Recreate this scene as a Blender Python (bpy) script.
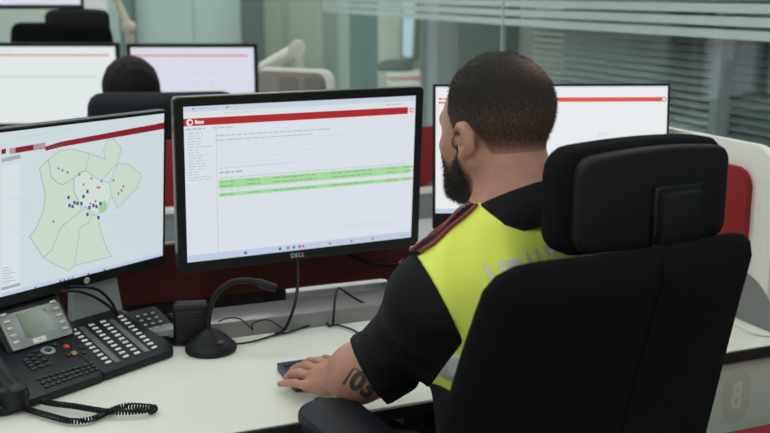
import bpy, bmesh, math, random
import numpy as np
from mathutils import Vector, Matrix
from mathutils.bvhtree import BVHTree
for o in list(bpy.data.objects): bpy.data.objects.remove(o)
sc = bpy.context.scene
COL = sc.collection
random.seed(7); np.random.seed(7)
R = math.radians

# ------------------------------------------------------------------ camera
FPX, PITCH, HC = 1022.0, R(12.4), 1.44
cam = bpy.data.cameras.new('camera')
cam.sensor_width = 36.0; cam.lens = FPX / 770 * 36.0
cam.clip_start = 0.05
cam.dof.use_dof = True; cam.dof.focus_distance = 1.75; cam.dof.aperture_fstop = 4.6
cob = bpy.data.objects.new('camera', cam); COL.objects.link(cob)
cob.location = (0, 0, HC); cob.rotation_euler = (R(90) - PITCH, 0, 0)
sc.camera = cob
# ------------------------------------------------------------------ light and exposure
w = bpy.data.worlds.new('world'); sc.world = w; w.use_nodes = True
w.node_tree.nodes['Background'].inputs[0].default_value = (0.85, 0.95, 1.0, 1)
w.node_tree.nodes['Background'].inputs[1].default_value = 0.25
vs = sc.view_settings
vs.view_transform = 'Standard'; vs.look = 'None'; vs.gamma = 1.0; vs.use_curve_mapping = False
vs.exposure = 0.0
LAMP = 5.3          # ceiling panels
SCREEN = 0.91       # screens

# ------------------------------------------------------------------ pixel helpers (a pixel gives a direction only)
def ray(px, py):
    a = (px - 385) / FPX; b = -(py - 216.5) / FPX
    return Vector((a, math.cos(PITCH) + math.sin(PITCH) * b, -math.sin(PITCH) + math.cos(PITCH) * b))
CAMP = Vector((0, 0, HC))
def at_z(px, py, z):
    d = ray(px, py); return CAMP + d * ((z - HC) / d.z)
def at_y(px, py, y):
    d = ray(px, py); return CAMP + d * (y / d.y)
def at_plane(px, py, p, n):
    d = ray(px, py); return CAMP + d * ((Vector(p) - CAMP).dot(n) / d.dot(n))

# ------------------------------------------------------------------ materials
MATS = {}
def mat(name, col, rough=0.5, metal=0.0, spec=0.5, emit=0.0, noise=0.0, nscale=40, bump=0.0, bscale=200, sheen=0.0, alpha=1.0):
    if name in MATS: return MATS[name]
    m = bpy.data.materials.new(name); m.use_nodes = True
    nt = m.node_tree; b = nt.nodes['Principled BSDF']
    c = (*col, 1)
    b.inputs['Base Color'].default_value = c
    b.inputs['Roughness'].default_value = rough
    b.inputs['Metallic'].default_value = metal
    b.inputs['Specular IOR Level'].default_value = spec
    if sheen: b.inputs['Sheen Weight'].default_value = sheen
    if emit:
        b.inputs['Emission Color'].default_value = c; b.inputs['Emission Strength'].default_value = emit
        b.inputs['Base Color'].default_value = (0.01, 0.01, 0.012, 1)
    tc = None
    if noise or bump:
        tc = nt.nodes.new('ShaderNodeTexCoord')
    if noise:
        n = nt.nodes.new('ShaderNodeTexNoise'); n.inputs['Scale'].default_value = nscale; n.inputs['Detail'].default_value = 5
        nt.links.new(tc.outputs['Object'], n.inputs['Vector'])
        mr = nt.nodes.new('ShaderNodeMapRange')
        mr.inputs[1].default_value = 0.3; mr.inputs[2].default_value = 0.7
        mr.inputs[3].default_value = 1 - noise; mr.inputs[4].default_value = 1 + noise
        nt.links.new(n.outputs[0], mr.inputs[0])
        mx = nt.nodes.new('ShaderNodeVectorMath'); mx.operation = 'SCALE'
        mx.inputs[0].default_value = col
        nt.links.new(mr.outputs[0], mx.inputs['Scale'])
        nt.links.new(mx.outputs[0], b.inputs['Base Color'])
    if bump:
        n2 = nt.nodes.new('ShaderNodeTexNoise'); n2.inputs['Scale'].default_value = bscale; n2.inputs['Detail'].default_value = 3
        nt.links.new(tc.outputs['Object'], n2.inputs['Vector'])
        bp = nt.nodes.new('ShaderNodeBump'); bp.inputs['Strength'].default_value = bump; bp.inputs['Distance'].default_value = 0.002
        nt.links.new(n2.outputs[0], bp.inputs['Height']); nt.links.new(bp.outputs[0], b.inputs['Normal'])
    if alpha < 1:
        b.inputs['Alpha'].default_value = alpha
    MATS[name] = m
    return m
def glass_mat(name, tint, refl, rough=0.0):
    m = bpy.data.materials.new(name); m.use_nodes = True; nt = m.node_tree
    nt.nodes.remove(nt.nodes['Principled BSDF'])
    out = nt.nodes['Material Output']
    tr = nt.nodes.new('ShaderNodeBsdfTransparent'); tr.inputs[0].default_value = (*tint, 1)
    gl = nt.nodes.new('ShaderNodeBsdfGlossy'); gl.inputs['Roughness'].default_value = rough; gl.inputs['Color'].default_value = (0.9, 1, 0.97, 1)
    fr = nt.nodes.new('ShaderNodeLayerWeight'); fr.inputs[0].default_value = 0.5
    pw = nt.nodes.new('ShaderNodeMath'); pw.operation = 'POWER'; pw.inputs[1].default_value = 4.0; nt.links.new(fr.outputs['Facing'], pw.inputs[0])
    mr = nt.nodes.new('ShaderNodeMath'); mr.operation = 'MULTIPLY_ADD'; mr.inputs[1].default_value = 0.6; mr.inputs[2].default_value = refl
    nt.links.new(pw.outputs[0], mr.inputs[0])
    mx = nt.nodes.new('ShaderNodeMixShader')
    nt.links.new(mr.outputs[0], mx.inputs[0]); nt.links.new(tr.outputs[0], mx.inputs[1]); nt.links.new(gl.outputs[0], mx.inputs[2])
    nt.links.new(mx.outputs[0], out.inputs['Surface'])
    MATS[name] = m
    return m
def s2l(r, g, b):
    f = lambda c: (c / 255 / 12.92) if c / 255 < 0.04045 else ((c / 255 + 0.055) / 1.055) ** 2.4
    return (f(r), f(g), f(b))
def emat(name, rgb, k=1.0):
    return mat(name, s2l(*rgb), 0.35, emit=SCREEN * k, spec=0.3)

BLACK = mat('black_plastic', (0.007, 0.0075, 0.009), 0.45, spec=0.3, bump=0.12, bscale=900)
BLACKG = mat('black_gloss', (0.008, 0.009, 0.011), 0.25)
BEZEL = mat('bezel_black', (0.006, 0.007, 0.0085), 0.4, spec=0.35)
FABRIC = mat('chair_fabric', (0.0060, 0.0064, 0.0070), 0.95, spec=0.12, noise=0.2, nscale=600, bump=0.4, bscale=1200)
CHPLAST = mat('chair_plastic', (0.0068, 0.0074, 0.0084), 0.55, spec=0.25, bump=0.15, bscale=1500)
ARMPAD = mat('armrest_pad', (0.0055, 0.0075, 0.014), 0.5, spec=0.3, bump=0.1, bscale=900)
WHITE = mat('desk_white', (0.73, 0.735, 0.665), 0.45, spec=0.4, noise=0.015, nscale=5)
WHITEP = mat('white_laminate', (0.80, 0.79, 0.74), 0.4)
BEAM = mat('beam_grey', (0.24, 0.235, 0.24), 0.25)
DKEDGE = mat('desk_edge_black', (0.012, 0.012, 0.013), 0.5)
RED = mat('red_felt', (0.26, 0.022, 0.025), 0.85, spec=0.2, noise=0.12, nscale=300, bump=0.3, bscale=700)
DRED = mat('dark_red_panel', (0.085, 0.009, 0.010), 0.6, noise=0.08, nscale=60)
GREYP = mat('grey_plastic', (0.34, 0.36, 0.37), 0.4)
SILVER = mat('silver_plastic', (0.30, 0.33, 0.34), 0.35, metal=0.3)
KEYW = mat('key_white', (0.75, 0.75, 0.70), 0.4)
KEYB = mat('key_black', (0.03, 0.032, 0.036), 0.4)
KEYT = mat('key_beige', (0.72, 0.66, 0.50), 0.4)
LCD = mat('phone_lcd', (0.13, 0.165, 0.12), 0.12, noise=0.2, nscale=40)
PHONE = mat('phone_black', (0.006, 0.0075, 0.0105), 0.42, spec=0.35)
CABLE = mat('cable_black', (0.006, 0.006, 0.007), 0.5, spec=0.3)
NAVY = mat('keyboard_navy', (0.016, 0.022, 0.050), 0.4)
CHROME = mat('chrome', (0.6, 0.6, 0.62), 0.2, metal=1.0)
FLOOR = mat('floor_vinyl', (0.22, 0.24, 0.235), 0.35, noise=0.06, nscale=3)
CEIL = mat('ceiling_white', (0.75, 0.76, 0.75), 0.9)
WALLW = mat('wall_white', (0.72, 0.75, 0.71), 0.8, noise=0.02, nscale=4)
WALLB = mat('wall_beige', (0.78, 0.78, 0.68), 0.8)

# ------------------------------------------------------------------ object helpers
def prop(o, label=None, cat=None, group=None, kind=None):
    if label: o['label'] = label
    if cat: o['category'] = cat
    if group: o['group'] = group
    if kind: o['kind'] = kind
    return o
def thing(name, label, cat, loc=(0, 0, 0), rz=0.0, group=None, rx=0.0):
    o = bpy.data.objects.new(name, None); COL.objects.link(o); o.empty_display_size = 0.05
    o.location = loc; o.rotation_euler = (rx, 0, rz)
    return prop(o, label, cat, group)
def link_mesh(name, me, m, parent=None, label=None):
    o = bpy.data.objects.new(name, me); COL.objects.link(o)
    if m is not None:
        me.materials.clear(); me.materials.append(m)
    if parent is not None: o.parent = parent
    if label: o['label'] = label
    return o
class MB:
    """collects shapes for one mesh"""
    def __init__(s): s.bm = bmesh.new()
    def _x(s, vs, M):
        if M is not None: bmesh.ops.transform(s.bm, matrix=M, verts=vs)
    def box(s, c, d, bev=0.0, seg=2, M=None, rz=0.0):
        t = bmesh.new()
        bmesh.ops.create_cube(t, size=1.0, matrix=Matrix.Translation(c) @ Matrix.Rotation(rz, 4, 'Z') @ Matrix.Diagonal((*d, 1)))
        if bev: bmesh.ops.bevel(t, geom=t.edges[:], offset=bev, segments=seg, affect='EDGES', profile=0.5)
        return s.merge(t, M)
    def merge(s, t, M=None):
        if M is not None: bmesh.ops.transform(t, matrix=M, verts=t.verts[:])
        me = bpy.data.meshes.new('t'); t.to_mesh(me); t.free(); s.bm.from_mesh(me); bpy.data.meshes.remove(me)
        return s
    def cyl(s, p0, p1, r0, r1=None, n=20, caps=True):
        r1 = r0 if r1 is None else r1
        p0, p1 = Vector(p0), Vector(p1); d = p1 - p0
        t = bmesh.new()
        bmesh.ops.create_cone(t, cap_ends=caps, segments=n, radius1=r0, radius2=r1, depth=d.length)
        M = Matrix.Translation((p0 + p1) / 2) @ d.to_track_quat('Z', 'Y').to_matrix().to_4x4()
        return s.merge(t, M)
    def lathe(s, prof, n=32, M=None):
        t = bmesh.new(); rings = []
        for r, z in prof:
            rings.append([t.verts.new((r * math.cos(2 * math.pi * i / n), r * math.sin(2 * math.pi * i / n), z)) for i in range(n)])
        for a, b in zip(rings, rings[1:]):
            for i in range(n):
                t.faces.new((a[i], a[(i + 1) % n], b[(i + 1) % n], b[i]))
        t.faces.new(rings[0][::-1]); t.faces.new(rings[-1])
        return s.merge(t, M)
    def tube(s, pts, r, n=8, smooth=6):
        pts = spline(pts, smooth) if smooth else [Vector(p) for p in pts]
        rr = r if isinstance(r, (list, tuple)) else None
        t = bmesh.new(); rings = []
        up = Vector((0, 0, 1)); prev = None
        for i, p in enumerate(pts):
            d = (pts[min(i + 1, len(pts) - 1)] - pts[max(i - 1, 0)]).normalized()
            if prev is None:
                a = d.cross(up)
                if a.length < 1e-3: a = d.cross(Vector((1, 0, 0)))
            else: a = prev - d * prev.dot(d)
            a.normalize(); prev = a; b = d.cross(a)
            q = (rr[0] + (rr[1] - rr[0]) * i / (len(pts) - 1)) if rr else r
            rings.append([t.verts.new(p + a * (q * math.cos(2 * math.pi * k / n)) + b * (q * math.sin(2 * math.pi * k / n))) for k in range(n)])
        for A, B in zip(rings, rings[1:]):
            for k in range(n): t.faces.new((A[k], A[(k + 1) % n], B[(k + 1) % n], B[k]))
        t.faces.new(rings[0][::-1]); t.faces.new(rings[-1])
        return s.merge(t)
    def prism(s, poly, z0, z1, bev=0.0, M=None, seg=2):
        t = bmesh.new()
        a = [t.verts.new((x, y, z0)) for x, y in poly]; b = [t.verts.new((x, y, z1)) for x, y in poly]
        n = len(poly)
        t.faces.new(a[::-1]); top = t.faces.new(b)
        for i in range(n): t.faces.new((a[i], a[(i + 1) % n], b[(i + 1) % n], b[i]))
        if bev:
            es = [e for e in t.edges if abs(e.verts[0].co.z - e.verts[1].co.z) < 1e-7]
            bmesh.ops.bevel(t, geom=es, offset=bev, segments=seg, affect='EDGES', profile=0.5)
        return s.merge(t, M)
    def loft(s, rings, closed=True, caps=True):
        t = bmesh.new(); R_ = [[t.verts.new(p) for p in r] for r in rings]
        n = len(R_[0])
        for a, b in zip(R_, R_[1:]):
            for i in range(n if closed else n - 1): t.faces.new((a[i], a[(i + 1) % n], b[(i + 1) % n], b[i]))
        if caps: t.faces.new(R_[0][::-1]); t.faces.new(R_[-1])
        return s.merge(t)
    def quad(s, a, b, c, d):
        v = [s.bm.verts.new(p) for p in (a, b, c, d)]; s.bm.faces.new(v); return s
    def poly(s, pts):
        s.bm.faces.new([s.bm.verts.new(p) for p in pts]); return s
    def mesh(s, name, angle=40):
        bmesh.ops.recalc_face_normals(s.bm, faces=s.bm.faces[:])
        me = bpy.data.meshes.new(name); s.bm.to_mesh(me); s.bm.free()
        me.polygons.foreach_set('use_smooth', [True] * len(me.polygons))
        me.set_sharp_from_angle(angle=R(angle))
        return me
    def build(s, name, m, parent=None, label=None, angle=40):
        return link_mesh(name, s.mesh(name, angle), m, parent, label)
def spline(pts, k=6):
    P = [Vector(p) for p in pts]
    if len(P) < 3: return P
    out = []
    for i in range(len(P) - 1):
        p0 = P[max(i - 1, 0)]; p1 = P[i]; p2 = P[i + 1]; p3 = P[min(i + 2, len(P) - 1)]
        for j in range(k):
            t = j / k
            out.append(0.5 * ((2 * p1) + (p2 - p0) * t + (2 * p0 - 5 * p1 + 4 * p2 - p3) * t * t + (3 * p1 - p0 - 3 * p2 + p3) * t ** 3))
    out.append(P[-1]); return out
def rrect(x0, y0, x1, y1, r, n=6):
    rs = r if isinstance(r, (list, tuple)) else [r] * 4      # bl, br, tr, tl
    pts = []
    for (cx, cy, a0, q) in ((x0, y0, 180, rs[0]), (x1, y0, 270, rs[1]), (x1, y1, 0, rs[2]), (x0, y1, 90, rs[3])):
        ox = cx + q * (1 if cx == x0 else -1); oy = cy + q * (1 if cy == y0 else -1)
        if q < 1e-6: pts.append((cx, cy)); continue
        for k in range(n + 1):
            a = R(a0 + 90 * k / n); pts.append((ox + q * math.cos(a), oy + q * math.sin(a)))
    return pts
UPRIGHT = Matrix.Rotation(R(90), 4, 'X')      # prism drawn in x,z ; thickness towards -y
def text_mesh(body, size, depth=0.0, shear=0.0, spacing=1.0, align='CENTER', bold=0.0, res=3):
    c = bpy.data.curves.new('text', 'FONT'); c.body = body; c.size = size; c.extrude = depth; c.shear = shear
    c.space_character = spacing; c.align_x = align; c.align_y = 'CENTER'; c.offset = bold; c.resolution_u = res
    o = bpy.data.objects.new('text', c); COL.objects.link(o)
    bpy.context.view_layer.update()
    me = bpy.data.meshes.new_from_object(o.evaluated_get(bpy.context.evaluated_depsgraph_get()))
    bpy.data.objects.remove(o); bpy.data.curves.remove(c)
    return me
def text(name, body, size, m, parent, M, **k):
    me = text_mesh(body, size, **k); me.transform(M)
    return link_mesh(name, me, m, parent)

# ================================================================== THE SETTING
def struct(name, mb, m, label=None):
    o = mb.build(name, m); o['kind'] = 'structure'
    if label: o['label'] = label
    return o
b = MB(); b.box((-0.5, 4.2, -0.05), (11, 14, 0.1)); struct('floor', b, FLOOR, 'grey vinyl office floor')
b = MB(); b.box((-0.5, 4.2, 2.75), (11, 14, 0.1)); struct('ceiling', b, CEIL, 'white office ceiling')
b = MB(); b.box((-0.5, -2.85, 1.35), (11, 0.1, 2.7)); struct('wall_back', b, WALLW)
b = MB(); b.box((-6.05, 4.2, 1.35), (0.1, 14, 2.7)); struct('wall_left', b, WALLW)
b = MB(); b.box((5.05, 4.2, 1.35), (0.1, 14, 2.7)); struct('wall_right', b, mat('wall_slate', (0.16, 0.18, 0.19), 0.8))
b = MB(); b.box((-0.5, 11.25, 1.35), (11, 0.1, 2.7)); struct('wall_far', b, WALLB, 'beige wall of the room beyond the glass')

# ceiling light panels: frame and diffuser
DIFF = mat('light_diffuser', (0.95, 1.0, 0.96), 0.5, emit=LAMP)
FRM = mat('lamp_frame', (0.6, 0.6, 0.6), 0.5)
fm = MB()
for sx in (-1, 1):
    fm.box((sx * 0.61, 0, 0), (0.02, 0.64, 0.03)); fm.box((0, sx * 0.31, 0), (1.24, 0.02, 0.03))
fme = fm.mesh('lamp_frame'); dm = MB(); dm.box((0, 0, -0.004), (1.2, 0.6, 0.012)); dme = dm.mesh('diffuser')
for i, (x, y) in enumerate([(x, y) for y in (-1.6, 0.4, 2.4, 4.4, 6.2, 7.8, 9.6) for x in (-4.4, -2.6, -0.8, 1.0, 2.8)]):  # unseen overhead grid; extra rows added to brighten the space behind the glass
    t = thing('ceiling_light', 'unseen rectangular white ceiling light panel, in a grid with rows added for brightness', 'ceiling light', (x, y, 2.68), 0, 'ceiling light panels')
    link_mesh('lamp_frame', fme, FRM, t); link_mesh('diffuser', dme, DIFF, t)

# ---- faceted glass partition
GLASS = glass_mat('partition_glass', (0.965, 0.985, 0.978), 0.05)
BAND = mat('frosted_band', (0.50, 0.60, 0.58), 0.6)
ALU = mat('aluminium', (0.42, 0.44, 0.44), 0.4, metal=0.6)
J0 = Vector((1.85, 1.15, 0)); J1 = Vector((0.523, 4.57, 0)); J2 = Vector((-0.46, 7.75, 0)); J3 = Vector((-4.9, 8.7, 0))
def pane(n, a, bq, label):
    d = (bq - a); L = d.length; ang = math.atan2(d.y, d.x)
    g = MB(); g.box((L / 2, 0, 1.33), (L - 0.012, 0.012, 2.58))
    o = g.build('window_%d' % n, GLASS); o['kind'] = 'structure'; o['label'] = label
    o.location = a; o.rotation_euler = (0, 0, ang)
    for k in range(8 if n < 3 else 0):                   # horizontal frosted bands
        f = MB(); f.box((L / 2, 0, 1.312 + k * 0.0395), (L - 0.02, 0.016, 0.0275)); f.build('frosted_band', BAND, o)
    f = MB(); f.box((L / 2, 0, 0.02), (L, 0.05, 0.04)); f.box((L / 2, 0, 2.66), (L, 0.05, 0.08)); f.build('glass_rail', ALU, o)
    f = MB(); f.box((L, 0, 1.33), (0.012, 0.02, 2.6)); f.build('joint_strip', mat('joint', (0.45, 0.55, 0.53), 0.4), o)
    return o
pane(1, J0, J1, 'clear glass partition with frosted bands in front of the blinds')
pane(2, J1, J2, 'clear glass partition with frosted bands beside the dark ribbed panel')
pane(3, J2, J3, 'far glass partition in front of the pale teal panels')

# ---- behind glass: posts and panels
def post(n, x0, x1, y, m, z1=2.7, dep=0.12, label=None):
    """vertical member seen between two pixel columns, standing at depth y"""
    xa = (x0 - 385) / FPX * y * 1.012; xb = (x1 - 385) / FPX * y * 1.012
    q = MB(); q.box(((xa + xb) / 2, y + dep / 2, z1 / 2), (xb - xa, dep, z1), 0.004, 1)
    return struct('trim_%d' % n, q, m, label)
post(1, 350, 378, 7.85, mat('post_blue', (0.10, 0.14, 0.165), 0.5), label='dark blue-grey column beside the doorway')
post(2, 420, 441, 6.35, mat('post_pale', (0.42, 0.48, 0.50), 0.5), label='pale grey column beside the dark ribbed panel')
post(3, 519, 531, 5.1, mat('post_beige', (0.34, 0.36, 0.32), 0.5), label='beige post at the end of the blind')
post(4, 245, 266, 8.75, mat('post_dark', (0.11, 0.14, 0.15), 0.5), label='dark grey post between the teal panels')
post(5, 127, 140, 8.85, mat('post_teal', (0.16, 0.21, 0.22), 0.5), label='slim dark post beside the white column')
post(6, 84, 112, 8.9, mat('column_white_glow', (0.93, 0.97, 0.92), 0.7, emit=0.55), dep=0.3, label='white column behind the far glass with an added glow')  # no lamp: glow added so the column reads bright white
TEAL = mat('teal_panel', (0.64, 0.77, 0.745), 0.5)
for i, (x0, x1, y, m) in enumerate(((-30, 84, 9.2, WALLW), (140, 199, 9.0, TEAL), (200, 245, 9.0, TEAL), (112, 127, 9.05, TEAL))):
    post(7 + i, x0, x1, y, m, dep=0.04, label='pale teal panel behind the far glass' if i else None)
# ribbed vertical blind, one slat each
vb = thing('vertical_blind', 'pale green vertical blind beside the dark blue-grey column', 'blind', at_y(305, 0, 9.1) * 1, 0)
vb.location.z = 0
rb = MB(); rb.box((0, 0, 1.3), (0.058, 0.006, 2.5), M=Matrix.Rotation(0.35, 4, 'Z')); rbm = rb.mesh('slat')
SAGE = mat('blind_sage', (0.50, 0.56, 0.48), 0.8)
for k in range(13): 
    s = link_mesh('slat', rbm, SAGE, vb); s.location.x = -0.36 + k * 0.06
q = MB(); q.box((0, 0, 2.6), (0.82, 0.06, 0.06)); q.build('head_rail', ALU, vb)
# dark ribbed panel: ribs
dp = thing('ribbed_panel', 'dark grey ribbed wall panel standing behind the glass joint', 'wall panel', ((480 - 385) / FPX * 6.2 * 1.012, 6.3, 0), 0)
q = MB(); q.box((0, 0.03, 1.2), (0.52, 0.04, 2.4)); q.build('backing', mat('rib_back', (0.02, 0.024, 0.028), 0.7), dp)
rb = MB(); rb.box((0, 0, 1.2), (0.014, 0.02, 2.4), 0.003, 1); rbm = rb.mesh('rib'); RIB = mat('rib', (0.032, 0.038, 0.043), 0.6)
for k in range(20):
    s = link_mesh('rib', rbm, RIB, dp); s.location.x = -0.247 + k * 0.026
q = MB(); q.box((-0.215, -0.02, 1.25), (0.09, 0.02, 1.0)); q.build('blue_poster', mat('blue_poster', (0.045, 0.05, 0.11), 0.6), dp)

# ---- venetian blinds right behind the glass
BL = mat('blind_slat', (0.36, 0.415, 0.41), 0.5)
BLD = mat('blind_slat_dark', (0.15, 0.19, 0.20), 0.5)
dirR = (J1 - J0).normalized(); nR = Vector((dirR.y, -dirR.x, 0)); angR = math.atan2(dirR.y, dirR.x)
def on_wall(px, off):
    d = ray(px, 80); d.z = 0; p = J0 + nR * off
    t = (p.x * nR.x + p.y * nR.y) / (d.x * nR.x + d.y * nR.y); return d * t
def blind(px0, px1, off, m, label, tilt):
    a = on_wall(px1, off); c = on_wall(px0, off); L = (c - a).length
    t = thing('venetian_blind', label, 'blind', (a.x, a.y, 0), math.atan2((c - a).y, (c - a).x), 'venetian blinds behind the glass')
    s = MB(); s.box((L / 2, 0, 0), (L, 0.032, 0.0014), M=Matrix.Translation((0, 0, 0)))
    me = s.mesh('slat')
    for k in range(29):
        o = link_mesh('slat', me, m, t); o.location.z = 0.845 + k * 0.027; o.rotation_euler.x = tilt
    q = MB(); q.box((L / 2, 0, 0.815), (L, 0.03, 0.018), 0.003, 1); q.build('bottom_rail', m, t)
    q = MB(); q.box((L / 2, 0, 1.63), (L, 0.04, 0.05), 0.003, 1); q.build('head_rail', m, t)
    q = MB()
    for f in (0.15, 0.5, 0.85):
        q.cyl((L * f, 0.018, 0.815), (L * f, 0.018, 1.63), 0.0012, n=6)
    q.build('cord', m, t)
    return t
blind(532, 714, 0.13, BL, 'pale grey venetian blind with light slats behind the glass', R(-38))
blind(729, 860, 0.13, BLD, 'dark slate venetian blind next to the grey window post', R(-38))
c0 = on_wall(717, 0.12); c1 = on_wall(727, 0.12)
q = MB(); q.box(((c0.x + c1.x) / 2, (c0.y + c1.y) / 2, 1.35), ((c1 - c0).length, 0.08, 2.7), 0.004, 1, rz=0)
struct('trim_20', q, mat('post_window', (0.30, 0.34, 0.345), 0.45), 'pale grey window post between two blinds')
a = J0 + nR * 0.35; c = J1 + nR * 0.3
q = MB(); q.box(((a.x + c.x) / 2, (a.y + c.y) / 2, 1.35), ((c - a).length, 0.04, 2.7), rz=angR)
struct('wall_blinds', q, mat('wall_dark_teal', (0.10, 0.125, 0.13), 0.7), 'dark teal wall behind the blinds')

# ---- room beyond: desk, window, things on the desk
fd = thing('office_desk', 'cream desk in the room beyond the doorway', 'desk', (0.66, 8.5, 0), 0)
q = MB(); q.box((0, 0, 0.73), (1.3, 1.5, 0.03), 0.004, 1); q.build('tabletop', WHITEP, fd)
q = MB(); q.box((0, -0.7, 0.36), (1.2, 0.03, 0.7)); q.build('front_panel', mat('cream_panel', (0.42, 0.44, 0.34), 0.6), fd)
for sx in (-0.62, 0.62):
    q = MB(); q.box((sx, 0, 0.36), (0.04, 1.3, 0.71)); q.build('leg', WHITEP, fd)
p = at_z(394, 71, 0.745)
q = MB(); q.lathe([(0.001, 0), (0.09, 0.0), (0.12, 0.03), (0.10, 0.07), (0.05, 0.1), (0.01, 0.105)], 20); 
o = q.build('bag', mat('bag_dark', (0.03, 0.02, 0.02), 0.7)); o.location = p; o.scale = (1.5, 1, 1); prop(o, 'dark brown soft bag lying on the cream desk', 'bag')
p = at_z(407, 79, 0.746)
o = MB().box((0, 0, 0.006), (0.30, 0.22, 0.012), 0.003, 1).build('folder', mat('folder_red', (0.55, 0.16, 0.12), 0.6)); o.location = p; o.rotation_euler.z = 0.3
prop(o, 'flat red folder lying on the cream desk', 'folder')
q = MB(); q.box((0.27, 11.19, 1.55), (0.16, 0.02, 1.6)); 
o = struct('window_4', q, mat('far_window', (0.55, 0.80, 0.85), 0.3, emit=0.9), 'bright narrow window in the beige wall')
q = MB()
for sx in (-1, 1): q.box((0.27 + sx * 0.09, 11.17, 1.55), (0.025, 0.04, 1.65))
q.box((0.27, 11.17, 0.74), (0.2, 0.04, 0.025)); q.box((0.27, 11.17, 2.36), (0.2, 0.04, 0.025)); q.build('window_frame', ALU, o)
# coloured coats hanging right of the window
ct = thing('coat_rack', 'coat rack with an olive coat beside the narrow window', 'coat rack', (0.44, 10.9, 0), 0)
MB().cyl((0, 0, 0), (0, 0, 1.8), 0.02).lathe([(0.2, 0), (0.2, 0.02), (0.03, 0.04)], 20).build('pole', KEYB, ct)
q = MB(); q.loft([[(math.cos(a) * rx + cx, math.sin(a) * 0.07, z) for a in [k * math.pi / 6 for k in range(12)]] for z, rx, cx in ((0.75, 0.15, 0.0), (1.0, 0.14, 0), (1.3, 0.12, 0), (1.5, 0.10, 0), (1.62, 0.04, 0))])
q.build('coat', mat('coat_olive', (0.20, 0.19, 0.10), 0.9), ct)

# ================================================================== DESKS
DY = R(22.3); DO = at_z(420, 403, 0.74); DO.z = 0
DX = Vector((math.cos(DY), math.sin(DY), 0)); DN = Vector((-math.sin(DY), math.cos(DY), 0))
def dl(P): 
    r = P - DO; return Vector((r.dot(DX), r.dot(DN), P.z))
def dw(s, t, z): return DO + DX * s + DN * t + Vector((0, 0, z))
TB = 0.462
desk = thing('dispatch_desk', 'long white dispatch desk with a thin black front edge', 'desk', DO, DY)
q = MB(); q.box((-0.1, TB / 2 + 0.003, 0.729), (2.7, TB - 0.006, 0.022), 0.002, 1); q.build('tabletop', WHITE, desk)
q = MB(); q.box((-0.1, 0.0, 0.7285), (2.7, 0.006, 0.021)); q.build('edge_band', DKEDGE, desk, 'black edge band')
zt = dl(at_plane(300, 314, dw(0, TB, 0), DN)).z
tr = dl(at_z(300, 298, zt)).y
print('beam', zt, tr)
q = MB(); q.box((-0.1, (TB + tr) / 2 + 0.002, (zt + 0.70) / 2), (2.7, tr - TB, zt - 0.70), 0.004, 2); q.build('rear_beam', BEAM, desk, 'glossy grey cable beam along the back')
q = MB(); q.box((-0.1, (tr + 0.685) / 2, 0.715), (2.7, 0.685 - tr - 0.002, 0.03), 0.002, 1); q.build('rear_rail', DKEDGE, desk, 'black mounting rail')  # rail coloured black to stand in for the dark gap behind the beam
q = MB(); q.box((-0.1, 0.44, 0.45), (2.6, 0.02, 0.5))
q.build('modesty_panel', mat('modesty', (0.36, 0.40, 0.37), 0.5), desk)
# perforated speaker patch of the panel
q = MB()
for i in range(16):
    for j in range(14):
        q.cyl((-0.03 + i * 0.011 + (j % 2) * 0.0055, 0.4295, 0.52 + j * 0.0105), (-0.03 + i * 0.011 + (j % 2) * 0.0055, 0.4285, 0.52 + j * 0.0105), 0.0032, n=6)
o = q.build('perforation', DKEDGE, desk); o['kind'] = 'stuff'
for sx in (-1.35, 0.35, 1.15):
    q = MB(); q.box((sx, 0.30, 0.36), (0.06, 0.06, 0.716), 0.004, 1); q.box((sx, 0.25, 0.015), (0.07, 0.42, 0.03), 0.004, 1); q.build('leg', GREYP, desk)
# pale panel with the round letter mark closing the right half of the desk front
pl = dl(at_plane(737, 397, dw(0, 0.012, 0), DN))
ep = thing('end_panel', 'pale grey-green panel with a faint round letter mark under the white desk', 'panel', dw(pl.x, 0.012, 0), DY)
q = MB(); q.box((0.06, 0.008, 0.357), (0.72, 0.012, 0.70), 0.002, 1); q.build('sheet', mat('panel_grey_green', (0.52, 0.60, 0.54), 0.25), ep)
q = MB(); q.lathe([(0.060, 0), (0.060, 0.0006)], 40, M=Matrix.Translation((0, 0.0018, pl.z)) @ Matrix.Diagonal((0.62, 1, 1, 1)) @ Matrix.Rotation(R(90), 4, 'X')); q.build('logo_disc', mat('logo_pink', (0.50, 0.51, 0.46), 0.25), ep)
text('logo_letter', 'B', 0.080, mat('logo_letter', (0.58, 0.66, 0.60), 0.25), ep, Matrix.Translation((0, 0.0008, pl.z)) @ Matrix.Diagonal((-0.62, 1, 1, 1)) @ Matrix.Rotation(R(90), 4, 'X'), bold=0.002)
# dark red divider behind the monitors
TR = 0.70
rl = [dl(at_plane(x, y, dw(0, TR, 0), DN)) for x, y in ((60, 313), (330, 284), (390, 273), (408, 240), (165, 244))]
print('red', [tuple(round(c, 3) for c in v) for v in rl])
zb = (rl[0].z + rl[1].z + rl[2].z) / 3; zr = 0.99
xe = dl(at_plane(409, 262, dw(0, TR, 0), DN)).x; xi = dl(at_plane(391, 282, dw(0, TR, 0), DN)).x
div = thing('desk_divider', 'dark red low divider panel behind the monitors on the white desk', 'divider', dw(0, TR, 0), DY)
ztop = rl[4].z
poly = [(-1.4, zb), (xi - 0.03, zb), (xi - 0.012, zb - 0.004), (xi, zb - 0.02), (xi, 0.705), (xe, 0.705)]
poly += [(xe - 0.04 + 0.04 * math.cos(R(a)), ztop - 0.04 + 0.04 * math.sin(R(a))) for a in range(0, 91, 15)] + [(-1.4, ztop)]
q = MB(); q.prism(poly, -0.009, 0.009, 0.003, M=UPRIGHT); q.build('panel', DRED, div)
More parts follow.
